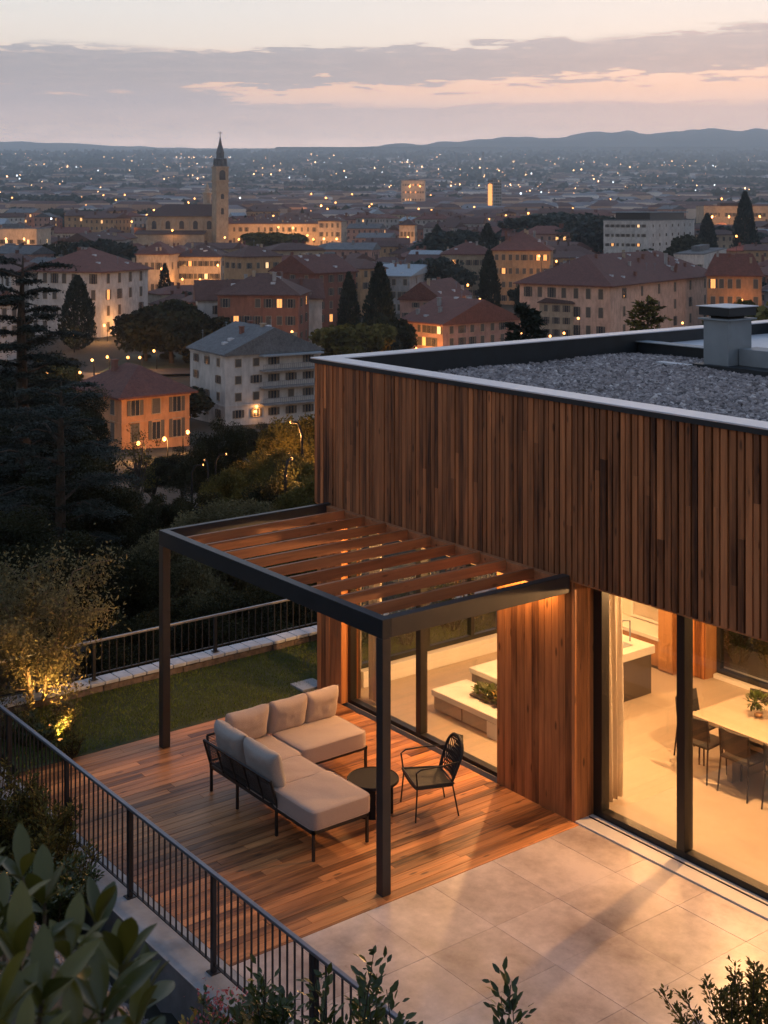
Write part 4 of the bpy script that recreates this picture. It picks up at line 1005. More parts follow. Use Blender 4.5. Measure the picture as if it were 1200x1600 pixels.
for i in range(190):
    t_ = rl.random(); D = 260 * (2100 / 260) ** (t_ ** .75); u = rl.uniform(-10, 1210)
    if D < 520 and rl.random() < .45: D *= 2
    h = rl.uniform(5, 9) if D < 600 else rl.uniform(7, 14)
    x, y = loc_ud(u, D)
    if D < 1300 and any((x - ox) ** 2 + (y - oy) ** 2 < (orr * .55) ** 2 for ox, oy, orr in OCC): continue
    rows.append((D, u, h, rl.random()))
for i, q in enumerate(rows): cells[(q[3] < .13, dist_word(q[0]), col_word(q[1]))].append(i)
LL = {}
for k, ids in cells.items():
    ids.sort(key=lambda i: rows[i][1])
    for j, i in enumerate(ids): LL[i] = f"{'' if len(ids) == 1 else ('leftmost ' if j == 0 else ORD[min(j, 15)] + ' ')}{'white' if k[0] else 'orange'} street lamp, {k[1]}, {k[2]}"
for i, (D, u, h, q) in enumerate(rows):
    x, y = loc_ud(u, D); z = ground(x, y); v = 330 + (CZ - z - h) * FPX / D
    lamp_at(u, v, D, h, LL[i], power=(120 + D * 1.3 if q > .45 else 0), mat='lamp_white' if q < .13 else 'lamp_glow', col=(.85, .9, 1) if q < .13 else (1, .42, .12))
def far_lights():
    g = np.random.default_rng(8); n = 620; D = 1500 * (9500 / 1500) ** (g.random(n) ** .5); u = g.uniform(-60, 1260, n)
    streets = [(rl.uniform(-40, 1200), 2000 * (9200 / 2000) ** (rl.random() ** .6), rl.uniform(30, 130), rl.uniform(-.06, .10)) for _ in range(44)]
    ic = np.array([(0, 0, 1), (.9, 0, 0), (0, .9, 0), (-.9, 0, 0), (0, -.9, 0), (0, 0, -1)]); f = np.array([(0, 1, 2), (0, 2, 3), (0, 3, 4), (0, 4, 1), (5, 2, 1), (5, 3, 2), (5, 4, 3), (5, 1, 4)])
    for nm, mat, sel in (('far_lamps', 'lamp_far', g.random(n) < .78), ('far_lamps', 'lamp_white', None)):
        if sel is None: sel = ~keep
        keep = sel; P = []; S_ = []
        for d, uu in zip(D[sel], u[sel]):
            if rl.random() < .62:
                ss = streets[rl.randrange(len(streets))]; q = rl.randint(0, 16) / 16; uu = ss[0] + ss[2] * q + rl.uniform(-1, 1); d = ss[1] * (1 + ss[3] * q)
            x, y = loc_ud(uu, d); P.append((x, y, gD(d) + rl.uniform(9, 20))); S_.append((.25 + d * .00034) * rl.choice([.4, .5, .6, .8, 1, 1.5]))
        me = scatter(nm, ic, f, np.array(P), np.tile(np.eye(3), (len(P), 1, 1)), np.array(S_), np.ones(len(P)), mat)
        tag(link(nm, me), 'countless tiny lamps twinkling across the far plain', 'lights', kind='stuff')
far_lights()
tb = [o for o in COL.objects if o.name == 'tower_block'][0]
w_ = [c for c in tb.children if c.name.startswith('wall')][0]; xs = [v.co.x for v in w_.data.vertices]; ys = [v.co.y for v in w_.data.vertices]; zs = [v.co.z for v in w_.data.vertices]
B('glow_panel', 'winlit', tb, (min(xs) + 1, max(xs) - 1.5, min(ys) - .35, min(ys) - .1, 3, max(zs) - 4))  # glowing panel stands in for the light on this wall

# road and meadow below the palazzo
def strip(name, mat, uvs, w, lift=.12):
    """ribbon laid on the terrain through (u, D) points"""
    P = [Vector((*loc_ud(u, D), 0)) for u, D in uvs]; pts = []
    for i in range(len(P) - 1):
        for k in range(10): pts.append(P[i].lerp(P[i + 1], k / 10))
    pts.append(P[-1]); vs = []
    for i, p in enumerate(pts):
        d = (pts[min(i + 1, len(pts) - 1)] - pts[max(i - 1, 0)]).normalized(); s = Vector((-d.y, d.x, 0))
        for k in (-1, -.5, 0, .5, 1): q = p + s * w * k; vs.append((q.x, q.y, ground(p.x, p.y) * .5 + ground(q.x, q.y) * .5 + lift))
    mb = MB(); mb.add(vs, [(i * 5 + k, i * 5 + k + 1, (i + 1) * 5 + k + 1, (i + 1) * 5 + k) for i in range(len(pts) - 1) for k in range(4)])
    return tag(mb.build(name, mat), kind='structure')
strip('meadow', 'meadow', [(180, 262), (240, 262), (310, 262)], 15, .25)
strip('road', 'asphalt', [(60, 250), (120, 243), (165, 243), (215, 248), (300, 250), (340, 250)], 4.2, .45)
strip('path', 'asphalt', [(360, 92), (330, 86), (290, 80), (250, 80)], 1.2, .15)

# ------------------------------------------------------------------ slope below the garden
NB = [tree_meshes(61, 8, 3.3, 42000, .13, 'leaf_dark', nclump=64, clump=.22), tree_meshes(62, 8, 3.5, 42000, .13, 'leaf_olive', nclump=64, clump=.21),
      tree_meshes(63, 8, 3.2, 42000, .13, 'leaf_mid', nclump=60, clump=.22), tree_meshes(64, 8, 3.0, 38000, .12, 'leaf_dark', nclump=80, clump=.17)]
KD = ['dark', 'grey-green', 'olive-green', 'dark fine-leaved']
for u, vt, D, k, w, lab in [
    (205, 930, 25, 0, 1.0, 'low dark tree behind the back railing near its left end'), (290, 905, 27, 3, 1.0, 'dark tree behind the back railing left of the pergola post'), (375, 885, 27, 0, 1.1, 'dark tree behind the middle of the back railing'), (455, 880, 29, 3, 1.1, 'dark tree behind the right end of the back railing'),
    (190, 820, 33, 0, 1.0, 'dark tree above the lit garden tree'), (262, 790, 36, 1, 1.0, 'grey-green tree left of the pergola corner'), (335, 752, 40, 1, 1.0, 'grey-green tree above the pergola corner'), (412, 748, 42, 1, 1.05, 'grey-green tree right of the one above the pergola corner'), (478, 775, 38, 2, .9, 'olive tree touching the timber corner above the pergola'),
    (235, 742, 48, 3, 1.0, 'dark tree between cedar and grey-green trees'), (300, 735, 52, 3, 1.0, 'dark tree below the garden path'), (370, 700, 56, 2, .9, 'olive-green tree right of the garden path lamp'), (432, 662, 60, 2, 1.0, 'olive-green tree below the balcony block'), (470, 676, 58, 2, 1.0, 'olive-green tree at the timber corner'),
    (455, 690, 50, 0, .9, 'dark tree in front of the olive-green trees by the timber corner'), (490, 700, 46, 2, .9, 'lower olive-green tree at the timber corner'), (395, 735, 50, 0, .8, 'dark shrubby tree between the grey-green trees'),
    (345, 628, 92, 0, .75, 'dark upright tree left of the balcony block foot'), (478, 606, 66, 2, 1.0, 'tree lit yellow by a hidden lamp beside the timber corner'), (285, 688, 112, 0, 1.3, 'low dark bush under the orange house wall'), (312, 690, 104, 0, 1.3, 'dark bush right of the orange house'), (240, 700, 110, 3, 1.5, 'dark bush below the orange house wall'),
    (400, 650, 130, 0, 1.2, 'dark bush at the foot of the balcony block'), (450, 640, 125, 2, 1.2, 'olive bush at the right foot of the balcony block'), (30, 600, 66, 0, 1.4, 'dark tree mass behind the cedar trunk'), (105, 660, 60, 3, 1.3, 'dark tree right of the cedar trunk'), (165, 725, 55, 0, 1.2, 'dark tree under the orange house roof'),
    (100, 572, 140, 0, 1.3, 'dark tree left of the lit road'), (40, 548, 150, 3, 1.5, 'dark tree behind the cedar at the left edge'), (128, 618, 120, 3, 1.0, 'dark tree below the lit road'), (118, 572, 215, 2, .8, 'small yellow-green tree at the road edge'), (262, 585, 185, 3, 1.2, 'dark hedge tree on the meadow edge'), (10, 760, 34, 0, 1.3, 'dark tree at the left edge below the cedar'), (90, 790, 31, 3, 1.2, 'dark tree behind the lit garden tree'),
    (215, 610, 175, 3, 1.3, 'dark tree just above the orange house roof'), (120, 700, 42, 0, 1.1, 'dark tree low behind the cedar boughs')]:
    tree_at(NB[k], 'slope_tree', u, vt, D, 8.6, lab, 'tree', w, 'trees on the dark slope')
tree_at((tree_meshes(66, 8, 2.6, 1600, .15, 'leaf_mid', nclump=40, clump=.22)), 'bare_tree', 212, 640, 96, 8, 'thin nearly bare tree before the orange house', 'tree', .9)
ca = cedar_meshes(71, 20, [4.2, 4.8, 3.6, 3.3, 3.0], 100000, .17)
tree_at(ca, 'cedar', 34, 394, 62, 20, 'tall dark layered cedar at the left edge reaching the sky line of the town', 'cedar')
cb = cedar_meshes(72, 13, [3.4, 4.4, 4.0, 2.8, 1.3], 60000, .13)
tree_at(cb, 'cedar', 92, 592, 40, 13, 'broad lower cedar with drooping grey-green boughs at the left', 'cedar')

# ------------------------------------------------------------------ garden: lawn, walls, railings
_l = MB(); _l.add([(-1.62, -4.5, -.5), (-.002, -4.5, -.5), (-.002, 9, -.5), (-1.62, 9, -.5), (-1.62, -4.5, .12), (-.002, -4.5, 0), (-.002, 9, 0), (-1.62, 9, .12)], [(0, 3, 2, 1), (4, 5, 6, 7), (0, 1, 5, 4), (1, 2, 6, 5), (2, 3, 7, 6), (3, 0, 4, 7)])
TB = tag(_l.build('lawn', 'lawn'), kind='structure')
def grass():
    g = np.random.default_rng(4); n = 46000; x = g.uniform(-1.58, -.05, n); y = g.uniform(-4.45, 6, n)
    p = np.stack([x, y, -x * .075], -1); d = g.normal(size=(n, 3)) * .45 + np.array([0, 0, 1])
    bl = np.array([(0, -.09, 0), (0, .09, 0), (1, 0, .12)]); me = scatter('grass', bl, np.array([(0, 1, 2)]), p, dir_rot(d, g, 6), g.uniform(.025, .055, n), np.clip(.5 + .5 * np.sin(x * 2 + y * 1.3) * .5 + g.normal(size=n) * .2, 0, 1), 'grass')
    tag(link('grass', me), 'short dark green lawn between the timber deck and the back wall', 'grass', kind='stuff')
grass()
t = thing('stepping_stone', 'pale stone slab in the lawn at the timber corner', 'stone slab', (-.24, .0, .02))
B('slab', 'kerb_top', t, (-.17, .17, -.2, .2, -.01, .03), bevel=.008)
t = thing('garden_wall', 'low rubble wall with pale blue-grey coping tiles behind the lawn', 'wall', (-1.75, 0, 0))
mb = MB()
for i in range(60):
    y = -5. + i * .22
    for zr in (-.44, -.33, -.22, -.11, 0, .10):
        mb.tone = rnd.random(); j = rnd.uniform(-.05, .05); mb.box(-.13 + rnd.uniform(0, .012), .13 + rnd.uniform(-.012, .02), y + j, y + j + .215, zr, zr + .10)
mb.box(-.12, .12, -5, 8.2, -3, .2); mb.build('masonry', 'brickwall', t)
mb = MB()
for i in range(60): y = -5. + i * .22; mb.box(-.12, .155, y + .006, y + .212, .215 + rnd.uniform(0, .004), .262 + rnd.uniform(0, .006))
mb.build('coping', 'tilecope', t, bevel=.006)
def railing(name, label, p0, p1, zb, zt, posts, pitch, off=0, pr=.03, rail_r=.022):
    t = thing(name, label, 'railing', (*p0, 0)); a = Vector((*p0, 0)); d = Vector((*p1, 0)) - a; L = d.length; d.normalize(); rz = math.atan2(d.y, d.x)
    t.rotation_euler = (0, 0, rz)
    mb = MB(); mb.box(0, L, -rail_r, rail_r, zt - .02, zt + .012); mb.build('handrail', 'rail', t, bevel=.006)
    mb = MB(); mb.box(0, L, -.012, .012, zb + .07, zb + .085); mb.build('bottom_rail', 'baluster', t)
    mp = MB(); mp.box(-.022, .022, -.022, .022, zb, zt - .02); mp.box(-.05, .05, -.05, .05, zb, zb + .008); mpe = mp.mesh('post', 'baluster')
    mr = MB(); mr.box(-.007, .007, -.007, .007, zb + .085, zt - .02); mre = mr.mesh('baluster', 'baluster')
    for s in posts: link('post', mpe, t, (s, 0, 0))
    n = int(L / pitch); k = 0
    for i in range(n + 1):
        s = i * pitch
        if min(abs(s - q) for q in posts) < pitch * .35: continue
        k += 1
        if k <= 99: link('baluster', mre, t, (s, 0, 0))
    return t
railing('railing', 'dark metal railing on a concrete kerb along the near side of the deck', (-1.75, -4.78), (9.6, -4.78), .0, .91, [.04, 2.08, 3.76, 5.30, 6.98, 8.62, 10.25, 11.3], .114)
railing('railing', 'dark metal railing along the tiled wall behind the lawn', (-1.72, -4.7), (-1.72, 7), .28, .83, [.04, 2.0, 4.0, 6.0, 8.0, 10.0, 11.6], .118)
t = thing('kerb_wall', 'pale concrete kerb wall under the near railing', 'wall', (0, 0, 0))
B('kerb', 'concrete', t, (-1.95, 14, -5.03, -4.62, -1.6, -.012)); B('top', 'kerb_top', t, (-1.95, 14, -5.035, -4.615, -.012, 0))
# strip of dark gravel outside the kerb
g = np.random.default_rng(14); n = 9000; x = g.uniform(0, 9, n); y = -5.12 - g.random(n) ** 1.2 * 1.0
z = -.60 + np.maximum(0, -5.15 - y) * 1.0; CUBE = np.array([(-.5, -.5, -.4), (.5, -.4, -.5), (.4, .5, -.4), (-.5, .4, -.5), (-.4, -.4, .4), (.4, -.5, .3), (.5, .4, .4), (-.3, .5, .4)])
CF = np.array([(0, 3, 2, 1), (4, 5, 6, 7), (0, 1, 5, 4), (1, 2, 6, 5), (2, 3, 7, 6), (3, 0, 4, 7)])
tag(link('gravel', scatter('gravel', CUBE, CF, np.stack([x, y, z], -1), rand_rot(n, g=g), g.uniform(.02, .055, n), g.random(n) * .6, 'gravel')), 'dark gravel strip outside the concrete kerb', 'gravel', kind='stuff')

# deck
t = thing('timber_deck', 'red-brown timber plank deck under the pergola', 'deck')
mb = MB(); x = .005
while x < 5.24:
    w = min(.116, 5.245 - x); y = -4.61 - rnd.random() * 1.5
    while y < .02:
        L = rnd.choice([1.5, 2.1, 2.7, 3.3]); a, b = max(y, -4.61), min(y + L, 0 if x > .0 else 0)
        if b - a > .05:
            mb.tone = min(1, max(0, rnd.gauss(.5, .28))); e = rnd.uniform(-.0012, .0012); mb.box(x, x + w - .002, a + .001, b - .001, -.03, e)
        y += L
    x += .1185
mb.build('planks', 'deck', t, bevel=.0015, seg=1)
B('joists', 'darkbrown', t, (.0, 5.24, -4.61, -.01, -.4, -.034))
# patio slabs
t = thing('patio', 'large pale travertine slab terrace in front of the sliding door', 'patio')
mb = MB(); tx, ty = .835, .86; ys = -4.61
rowi = 0; yy = -.02
J = .0022
for j in range(6):
    y1 = yy - (j * ty if j == 0 else 0)
for j in range(7):
    yb = max(-4.61, -.48 - j * ty) if True else 0; yt = -.004 if j == 0 else -.48 - (j - 1) * ty
    if yt - yb < .02: continue
    x = 5.25 - (.42 if False else 0)
    xs = [5.25] + [6.235 + k * tx for k in range(12)]
    for a, b in zip(xs[:-1], xs[1:]):
        mb.tone = rnd.random(); e = rnd.uniform(-.0012, .0012); mb.box(a + J / 2, b - J / 2, yb + J / 2, yt - J / 2, -.04, e)
mb.build('slabs', 'patio', t, bevel=.002, seg=1)
B('bed', 'joint', t, (5.25, 15.4, -4.61, -.004, -.5, -.006))

# ------------------------------------------------------------------ the house
HX = 13.5
H_ = thing('modern_house', 'timber-clad modern house with flat gravel roof and glowing glass doors', 'house')
# upper storey core and slats
mb = MB(); mb.box(.03, HX, .03, 10.8, 2.79, 4.50); mb.build('upper_core', 'darkbrown', H_)
mb = MB(); x = .0
while x < HX:
    w = rnd.choice([.058, .062, .070, .078]); 
    y = 2.70 if False else 0; d = rnd.choice([0, .0, .006, .012]); z = 2.775
    mb.tone = min(1, max(0, rnd.gauss(.45, .27)))
    if rnd.random() < .35:
        c = rnd.uniform(3.2, 4.4); mb.box(x, x + w, -.042 - d, .03, z, c - .001); mb.tone = min(1, max(0, rnd.gauss(.45, .27))); mb.box(x, x + w, -.042 - d, .03, c + .001, 4.79)
    else: mb.box(x, x + w, -.042 - d, .03, z, 4.79)
    x += w + (.010 if x < 3.2 else .016 if x < 4.8 else .026)
y = 0
while y < 10.8:
    mb.tone = rnd.random(); mb.box(-.012, .03, y + .04, y + .105, 2.775, 4.79); y += .09
mb.build('slat_cladding', 'slat', H_)
B('slat_backing', 'black', H_, (.02, HX, .012, .028, 2.785, 4.785))
B('soffit', 'board', H_, (-.0, HX, -.03, .5, 2.755, 2.774))
# roof edge: coping, fascia, inner upstand
def frame_box(mb, x0, x1, y0, y1, w, z0, z1):
    mb.box(x0, x1, y0, y0 + w, z0, z1); mb.box(x0, x1, y1 - w, y1, z0, z1); mb.box(x0, x0 + w, y0 + w, y1 - w, z0, z1); mb.box(x1 - w, x1, y0 + w, y1 - w, z0, z1)
mb = MB(); frame_box(mb, -.05, HX, -.08, 10.85, .012, 4.798, 4.853); mb.build('fascia', 'fascia', H_)
mb = MB(); frame_box(mb, -.055, HX + .005, -.085, 10.855, .34, 4.855, 4.875); mb.build('coping', 'coping', H_, bevel=.005)
mb = MB(); frame_box(mb, .02, HX - .03, .0, 10.79, .24, 4.4, 4.852); mb.build('parapet', 'membrane', H_)
B('roof_deck', 'membrane', H_, (.05, HX - .1, .05, 10.75, 4.36, 4.44))
# membrane roof section behind the gravel
B('roof_kerb', 'membrane', H_, (.27, HX - .28, 6.62, 6.80, 4.44, 4.72)); B('roof_kerb', 'membrane', H_, (1.6, HX - .28, 8.75, 8.90, 4.66, 4.78))
B('kerb_trim', 'zinc', H_, (.27, HX - .28, 6.56, 6.86, 4.722, 4.735))
B('upper_membrane', 'white_memb', H_, (.27, HX - .28, 6.86, 10.54, 4.44, 4.655))
# chimney on its kerb
mb = MB(); mb.box(2.42, 2.90, 5.72, 6.30, 4.56, 5.30); c = mb.build('chimney', 'zinc', H_, bevel=.006)
B('cap_base', 'zinc', c, (2.36, 2.96, 5.66, 6.36, 5.30, 5.325), bevel=.004)
B('cowl', 'membrane', c, (2.40, 2.70, 5.70, 6.0, 5.40, 5.55)) if False else None
mb = MB(); mb.box(2.50, 2.82, 5.80, 6.22, 5.325, 5.37); mb.build('flue', 'black', c)
mb = MB(); mb.box(2.37, 2.95, 5.67, 6.35, 5.37, 5.50); mb.build('cowl', 'membrane', c, bevel=.004)
B('cowl_lid', 'white_memb', c, (2.34, 2.98, 5.64, 6.38, 5.502, 5.516), bevel=.003)
B('roof_box_kerb', 'membrane', H_, (2.30, HX - .3, 5.60, 6.45, 4.42, 4.60))
B('roof_box', 'zinc', H_, (2.92, HX - .4, 5.95, 6.40, 4.60, 4.86), bevel=.005)
B('flashing', 'white_memb', H_, (1.55, 2.30, 5.60, 5.78, 4.50, 4.56), bevel=.004)
# lower walls
def boards(name, x0, x1, y0, y1, z0, z1, parent, axis='x', w=.118, lo=.0):
    mb = MB(); a, b = (x0, x1) if axis == 'x' else (y0, y1); s = a
    while s < b - .01:
        ww = min(w * rnd.choice([.85, 1, 1, 1.15]), b - s); mb.tone = min(1, max(0, rnd.gauss(.5, .25))); d = rnd.uniform(0, .004)
        if b - s - ww < .03: ww = b - s
        if axis == 'x': mb.box(s + .0015, s + ww - .0015, y0 - d, y1, z0, z1)
        else: mb.box(x0, x1 + d, s + .0015, s + ww - .0015, z0, z1)
        s += ww
    return mb.build(name, 'board', parent, bevel=.002, seg=1)
boards('pier', .0, .60, .0, .10, .0, 2.754, H_); boards('pier', 3.86, 5.17, -.0, .04, .0, 2.754, H_)
B('pier_core', 'darkbrown', H_, (.02, .58, .10, .36, 0, 2.754), (3.88, 5.15, .04, .36, 0, 2.754))
boards('pier_return', 5.15, 5.172, .002, .36, .0, 2.754, H_, 'y', .12); boards('pier_return', .58, .602, .002, .30, .0, 2.754, H_, 'y', .12)
B('west_wall', 'plaster', H_, (.02, .24, .36, .62, 0, 2.7), (.02, .24, 3.5, 5.2, 0, 2.7), (.02, .24, .62, 3.5, 2.52, 2.7))
B('floor', 'floor_in', H_, (.0, HX, .1, 5.25, -.2, .0)); B('covered_terrace', 'soil', H_, (.0, HX, 5.62, 10.8, -.3, -.02)); B('garden_path', 'white', H_, (.0, HX, 5.26, 5.60, -.3, -.01))
B('ceiling', 'plaster', H_, (.26, HX - .02, .37, 5.1, 2.64, 2.72)); B('slab', 'darkbrown', H_, (.04, HX, .37, 10.7, 2.722, 2.788))
B('east_wall', 'plaster', H_, (HX - .2, HX - .02, .1, 5.2, 0, 2.7))
# deck window: x .62-3.85, plane y=.1
def window_wall(name, axis, a0, a1, p, z0, z1, mull, fw_=.05, dep=.09, parent=H_, thick_b=.07):
    mb = MB()
    def bar(s0, s1, za, zb, d=dep):
        if axis == 'x': mb.box(s0, s1, p, p + d, za, zb)
        else: mb.box(p, p + d, s0, s1, za, zb)
    bar(a0, a1, z0, z0 + thick_b); bar(a0, a1, z1 - thick_b, z1); bar(a0, a0 + fw_ * 1.3, z0 + thick_b, z1 - thick_b); bar(a1 - fw_ * 1.3, a1, z0 + thick_b, z1 - thick_b)
    for m, w in mull: bar(m - w / 2, m + w / 2, z0 + thick_b, z1 - thick_b, dep + .012)
    f = mb.build(name, 'frame', parent, bevel=.004)
    e = [a0] + [m for m, w in mull] + [a1]
    for s0, s1 in zip(e[:-1], e[1:]):
        g_ = MB()
        if axis == 'x': g_.box(s0 + .03, s1 - .03, p + dep / 2 - .006, p + dep / 2 + .006, z0 + .04, z1 - .04)
        else: g_.box(p + dep / 2 - .006, p + dep / 2 + .006, s0 + .03, s1 - .03, z0 + .04, z1 - .04)
        g_.build('pane', 'glass', f)
    return f
window_wall('deck_window', 'x', .605, 3.855, .115, .0, 2.64, [(2.19, .10)], .05, .11, thick_b=.055)
sd = window_wall('sliding_door', 'x', 5.18, HX - .3, .30, .0, 2.72, [(6.46, .11), (8.9, .11), (11.2, .11)], .10, .13, thick_b=.085)
B('threshold', 'white', H_, (5.175, HX - .3, .002, .295, -.1, .018), bevel=.004); B('track', 'black', H_, (5.2, HX - .3, .20, .215, .0185, .026))
window_wall('garden_window', 'y', .62, 3.5, .10, .24, 2.52, [(1.05, .05), (1.93, .09), (2.85, .07)], .05, .08)
B('sill_wall', 'white', H_, (.08, .30, .62, 3.5, 0, .238), bevel=.006)
window_wall('north_window', 'x', 3.15, HX - .3, 5.12, .06, 2.7, [(4.3, .06), (5.6, .06), (7.0, .06), (8.6, .06)], .05, .09)
B('north_sill', 'white', H_, (3.15, HX - .3, 5.04, 5.25, 0, .058))
boards('column', 2.72, 3.12, 4.86, 4.90, 0, 2.64, H_, 'x', .13); B('column_core', 'oak', H_, (2.74, 3.13, 4.90, 5.2, 0, 2.64))
B('north_wall', 'plaster', H_, (.24, 2.72, 5.12, 5.22, 0, 2.7))

# roof gravel
def roof_gravel():
    g = np.random.default_rng(6); n = 56000; x = g.uniform(.27, HX - .3, n); y = g.uniform(.27, 6.6, n)
    keep = ~((x > 2.28) & (y > 5.58) & (y < 6.47)) & (x < 11.5)
    x, y = x[keep], y[keep]; n = len(x); z = 4.505 + .018 * np.sin(x * 3.1) * np.cos(y * 2.3) + g.random(n) * .018
    me = scatter('roof_gravel', CUBE, CF, np.stack([x, y, z], -1), rand_rot(n, g=g), g.uniform(.035, .085, (n, 1)) * g.uniform(.6, 1.1, (n, 3)), np.clip(g.normal(.42, .24, n), 0, 1), 'gravel')
    tag(link('roof_gravel', me), 'grey and brown pebbles covering the flat roof', 'gravel', kind='stuff')
roof_gravel()
tag(B('roof_gravel_bed', 'joint', H_, (.26, HX - .3, .24, 6.62, 4.441, 4.498)))

# ------------------------------------------------------------------ pergola
P_ = thing('pergola', 'dark metal pergola with timber rafters over the deck', 'pergola', (0, 0, 0))
x0, x1, y0 = .34, 5.14, -2.75
for (a, b) in ((x0, y0), (x1 - .11, y0)): B('post', 'bronze', P_, (a, a + .11, b, b + .11, .0, 2.63), bevel=.006)
B('beam', 'dark_metal', P_, (x0, x1, y0, y0 + .11, 2.632, 2.83), bevel=.004)
B('beam', 'dark_metal', P_, (x0, x0 + .08, y0 + .111, -.045, 2.632, 2.83), bevel=.004)
B('beam', 'bronze', P_, (x1 - .11, x1, y0 + .111, -.045, 2.632, 2.83), bevel=.004)
B('wall_beam', 'rafter', P_, (x0 + .082, x1 - .112, -.13, -.052, 2.64, 2.80), bevel=.003)
l = bpy.data.lights.new('fill_light', 'AREA'); l.shape = 'RECTANGLE'; l.size = 4.2; l.size_y = .03; l.energy = 75; l.color = (1, .50, .16)  # added fill strip under the wall beam, brightens pier and deck
B('fill_strip', 'winlit', P_, (x0 + .3, x1 - .3, -.115, -.085, 2.630, 2.6385)); o = bpy.data.objects.new('fill_light', l); COL.objects.link(o); o.parent = P_; o.location = ((x0 + x1) / 2, -.10, 2.622)
for i in range(9):
    xr = x0 + .04 + (x1 - x0 - .09) * (i + 1) / 10; mb = MB(); mb.tone = .25 + .5 * rnd.random(); mb.box(xr - .022, xr + .022, y0 + .112, -.132, 2.70, 2.82); mb.build('rafter', 'rafter', P_, bevel=.003)

# ------------------------------------------------------------------ interior
def curtain(x0_, y0_, x1_, y1_, z0_, z1_, label, n=9, amp=.035):
    mb = MB(); K = n * 10; rows_ = 7; d = Vector((x1_ - x0_, y1_ - y0_, 0)); L = d.length; d.normalize(); s = Vector((-d.y, d.x, 0)); vs = []
    for j in range(rows_):
        f = j / (rows_ - 1); z = z0_ + (z1_ - z0_) * f
        for k in range(K + 1):
            t_ = k / K; w = math.sin(t_ * n * 6.283 + .5 * math.sin(f * 3 + t_ * 9)) * amp * (1.15 - .35 * f) + .012 * math.sin(t_ * 23 + f * 4)
            p = Vector((x0_, y0_, z)) + d * L * (t_ + .01 * math.sin(f * 5 + k)) + s * w; vs.append(p)
    mb.add(vs, [(j * (K + 1) + k, j * (K + 1) + k + 1, (j + 1) * (K + 1) + k + 1, (j + 1) * (K + 1) + k) for j in range(rows_ - 1) for k in range(K)]); mb.smooth = True
    o = mb.build('curtain', 'curtain'); m = o.modifiers.new('solid', 'SOLIDIFY'); m.thickness = .006
    tag(o, label, 'curtain', 'curtains'); return o
curtain(5.09, .50, 5.05, .93, .02, 2.62, 'cream curtain gathered at the left end of the sliding door', 4, .028)
curtain(.70, .42, 1.02, .40, .02, 2.6, 'cream curtain at the far end of the deck window', 5, .03)
# planter bench
t = thing('planter_bench', 'low stone bench with drawers in front of the taller block', 'bench', (1.56, .86, 0))
B('base', 'greige', t, (.03, 1.34, .03, .62, .03, .21), bevel=.004); B('plinth', 'black', t, (.08, 1.30, .08, .58, 0, .028)); B('top', 'white', t, (0, 1.38, 0, .66, .212, .30), bevel=.012)
B('drawer_front', 'darkbrown', t, (.62, .635, .022, .03, .04, .20)); B('end_block', 'white', t, (1.16, 1.36, .0, .028, .0, .21), bevel=.004)
t = thing('planter_block', 'taller pale block with white top behind the low bench', 'block', (1.52, 1.60, 0)); B('base', 'greige', t, (.03, 1.5, .03, .6, 0, .36), bevel=.004); B('top', 'white', t, (0, 1.53, 0, .64, .362, .44), bevel=.012)
def leafy(name, mats, center, rads, n, ls, seed, parent=None, tv=LEAFT, tf=LEAFF, smooth=True, up=.4):
    g = np.random.default_rng(seed); d = g.normal(size=(n, 3)); d /= np.linalg.norm(d, axis=1)[:, None]; p = d * (g.random(n) ** .4)[:, None] * np.array(rads) + np.array(center)
    dd = d + g.normal(size=(n, 3)) * .5 + np.array([0, 0, up]); me = scatter(name, tv, tf, p, dir_rot(dd, g), ls * g.uniform(.6, 1.3, n), g.random(n), mats, smooth)
    return link(name, me, parent)
t = thing('planter', 'green and cream plants set into the low bench top', 'plant', (2.48, 1.25, .30))
B('tray', 'darkbrown', t, (-.40, .42, -.13, .13, .002, .03)); leafy('foliage', 'laurel', (.0, 0, .07), (.42, .15, .09), 420, .09, 3, t); leafy('flowers', 'yellowleaf', (.22, -.02, .15), (.2, .12, .07), 70, .08, 5, t)
# kitchen
t = thing('kitchen_island', 'dark kitchen island with thick white top', 'kitchen island', (1.7, 3.10, 0)); B('base', 'darkbrown', t, (.02, 1.30, .03, .72, 0, .58)); B('worktop', 'white', t, (0, 1.34, 0, .76, .582, .70), bevel=.008)
B('basin', 'zinc', t, (.8, 1.15, .2, .5, .701, .706)); mb = MB(); mb.tube([(1.0, .6, .70), (1.0, .6, 1.0), (1.0, .45, 1.03), (1.0, .38, .96)], .012, 8); mb.build('tap', 'zinc', t)
t = thing('sideboard', 'low orange-brown cabinets with white counter under the window', 'cabinet', (.4, 4.64, 0))
for i in range(5): B('cabinet_door', 'oak', t, (i * .41 + .003, i * .41 + .407, 0, .02, .05, .44), bevel=.002)
B('carcass', 'darkbrown', t, (0, 2.05, .022, .44, 0, .44)); B('counter', 'white', t, (-.02, 2.07, -.02, .47, .442, .50), bevel=.005)
t = thing('tall_cabinet', 'tall reddish timber cabinet beside the counter', 'cabinet', (2.44, 4.62, 0)); B('door', 'oak', t, (0.004, .27, 0, .02, .03, 2.5), bevel=.002); B('carcass', 'oak', t, (0, .272, .022, .48, 0, 2.52))
t = thing('window_blind', 'pale blind in a white frame over the counter', 'blind', (1.5, 5.08, .52)); B('frame', 'white', t, (-.02, .92, 0, .03, 0, .04), (-.02, .03, 0, .03, .04, 1.5), (.87, .92, 0, .03, .04, 1.5)); B('blind', 'curtain', t, (.032, .868, .01, .022, .042, 1.5))
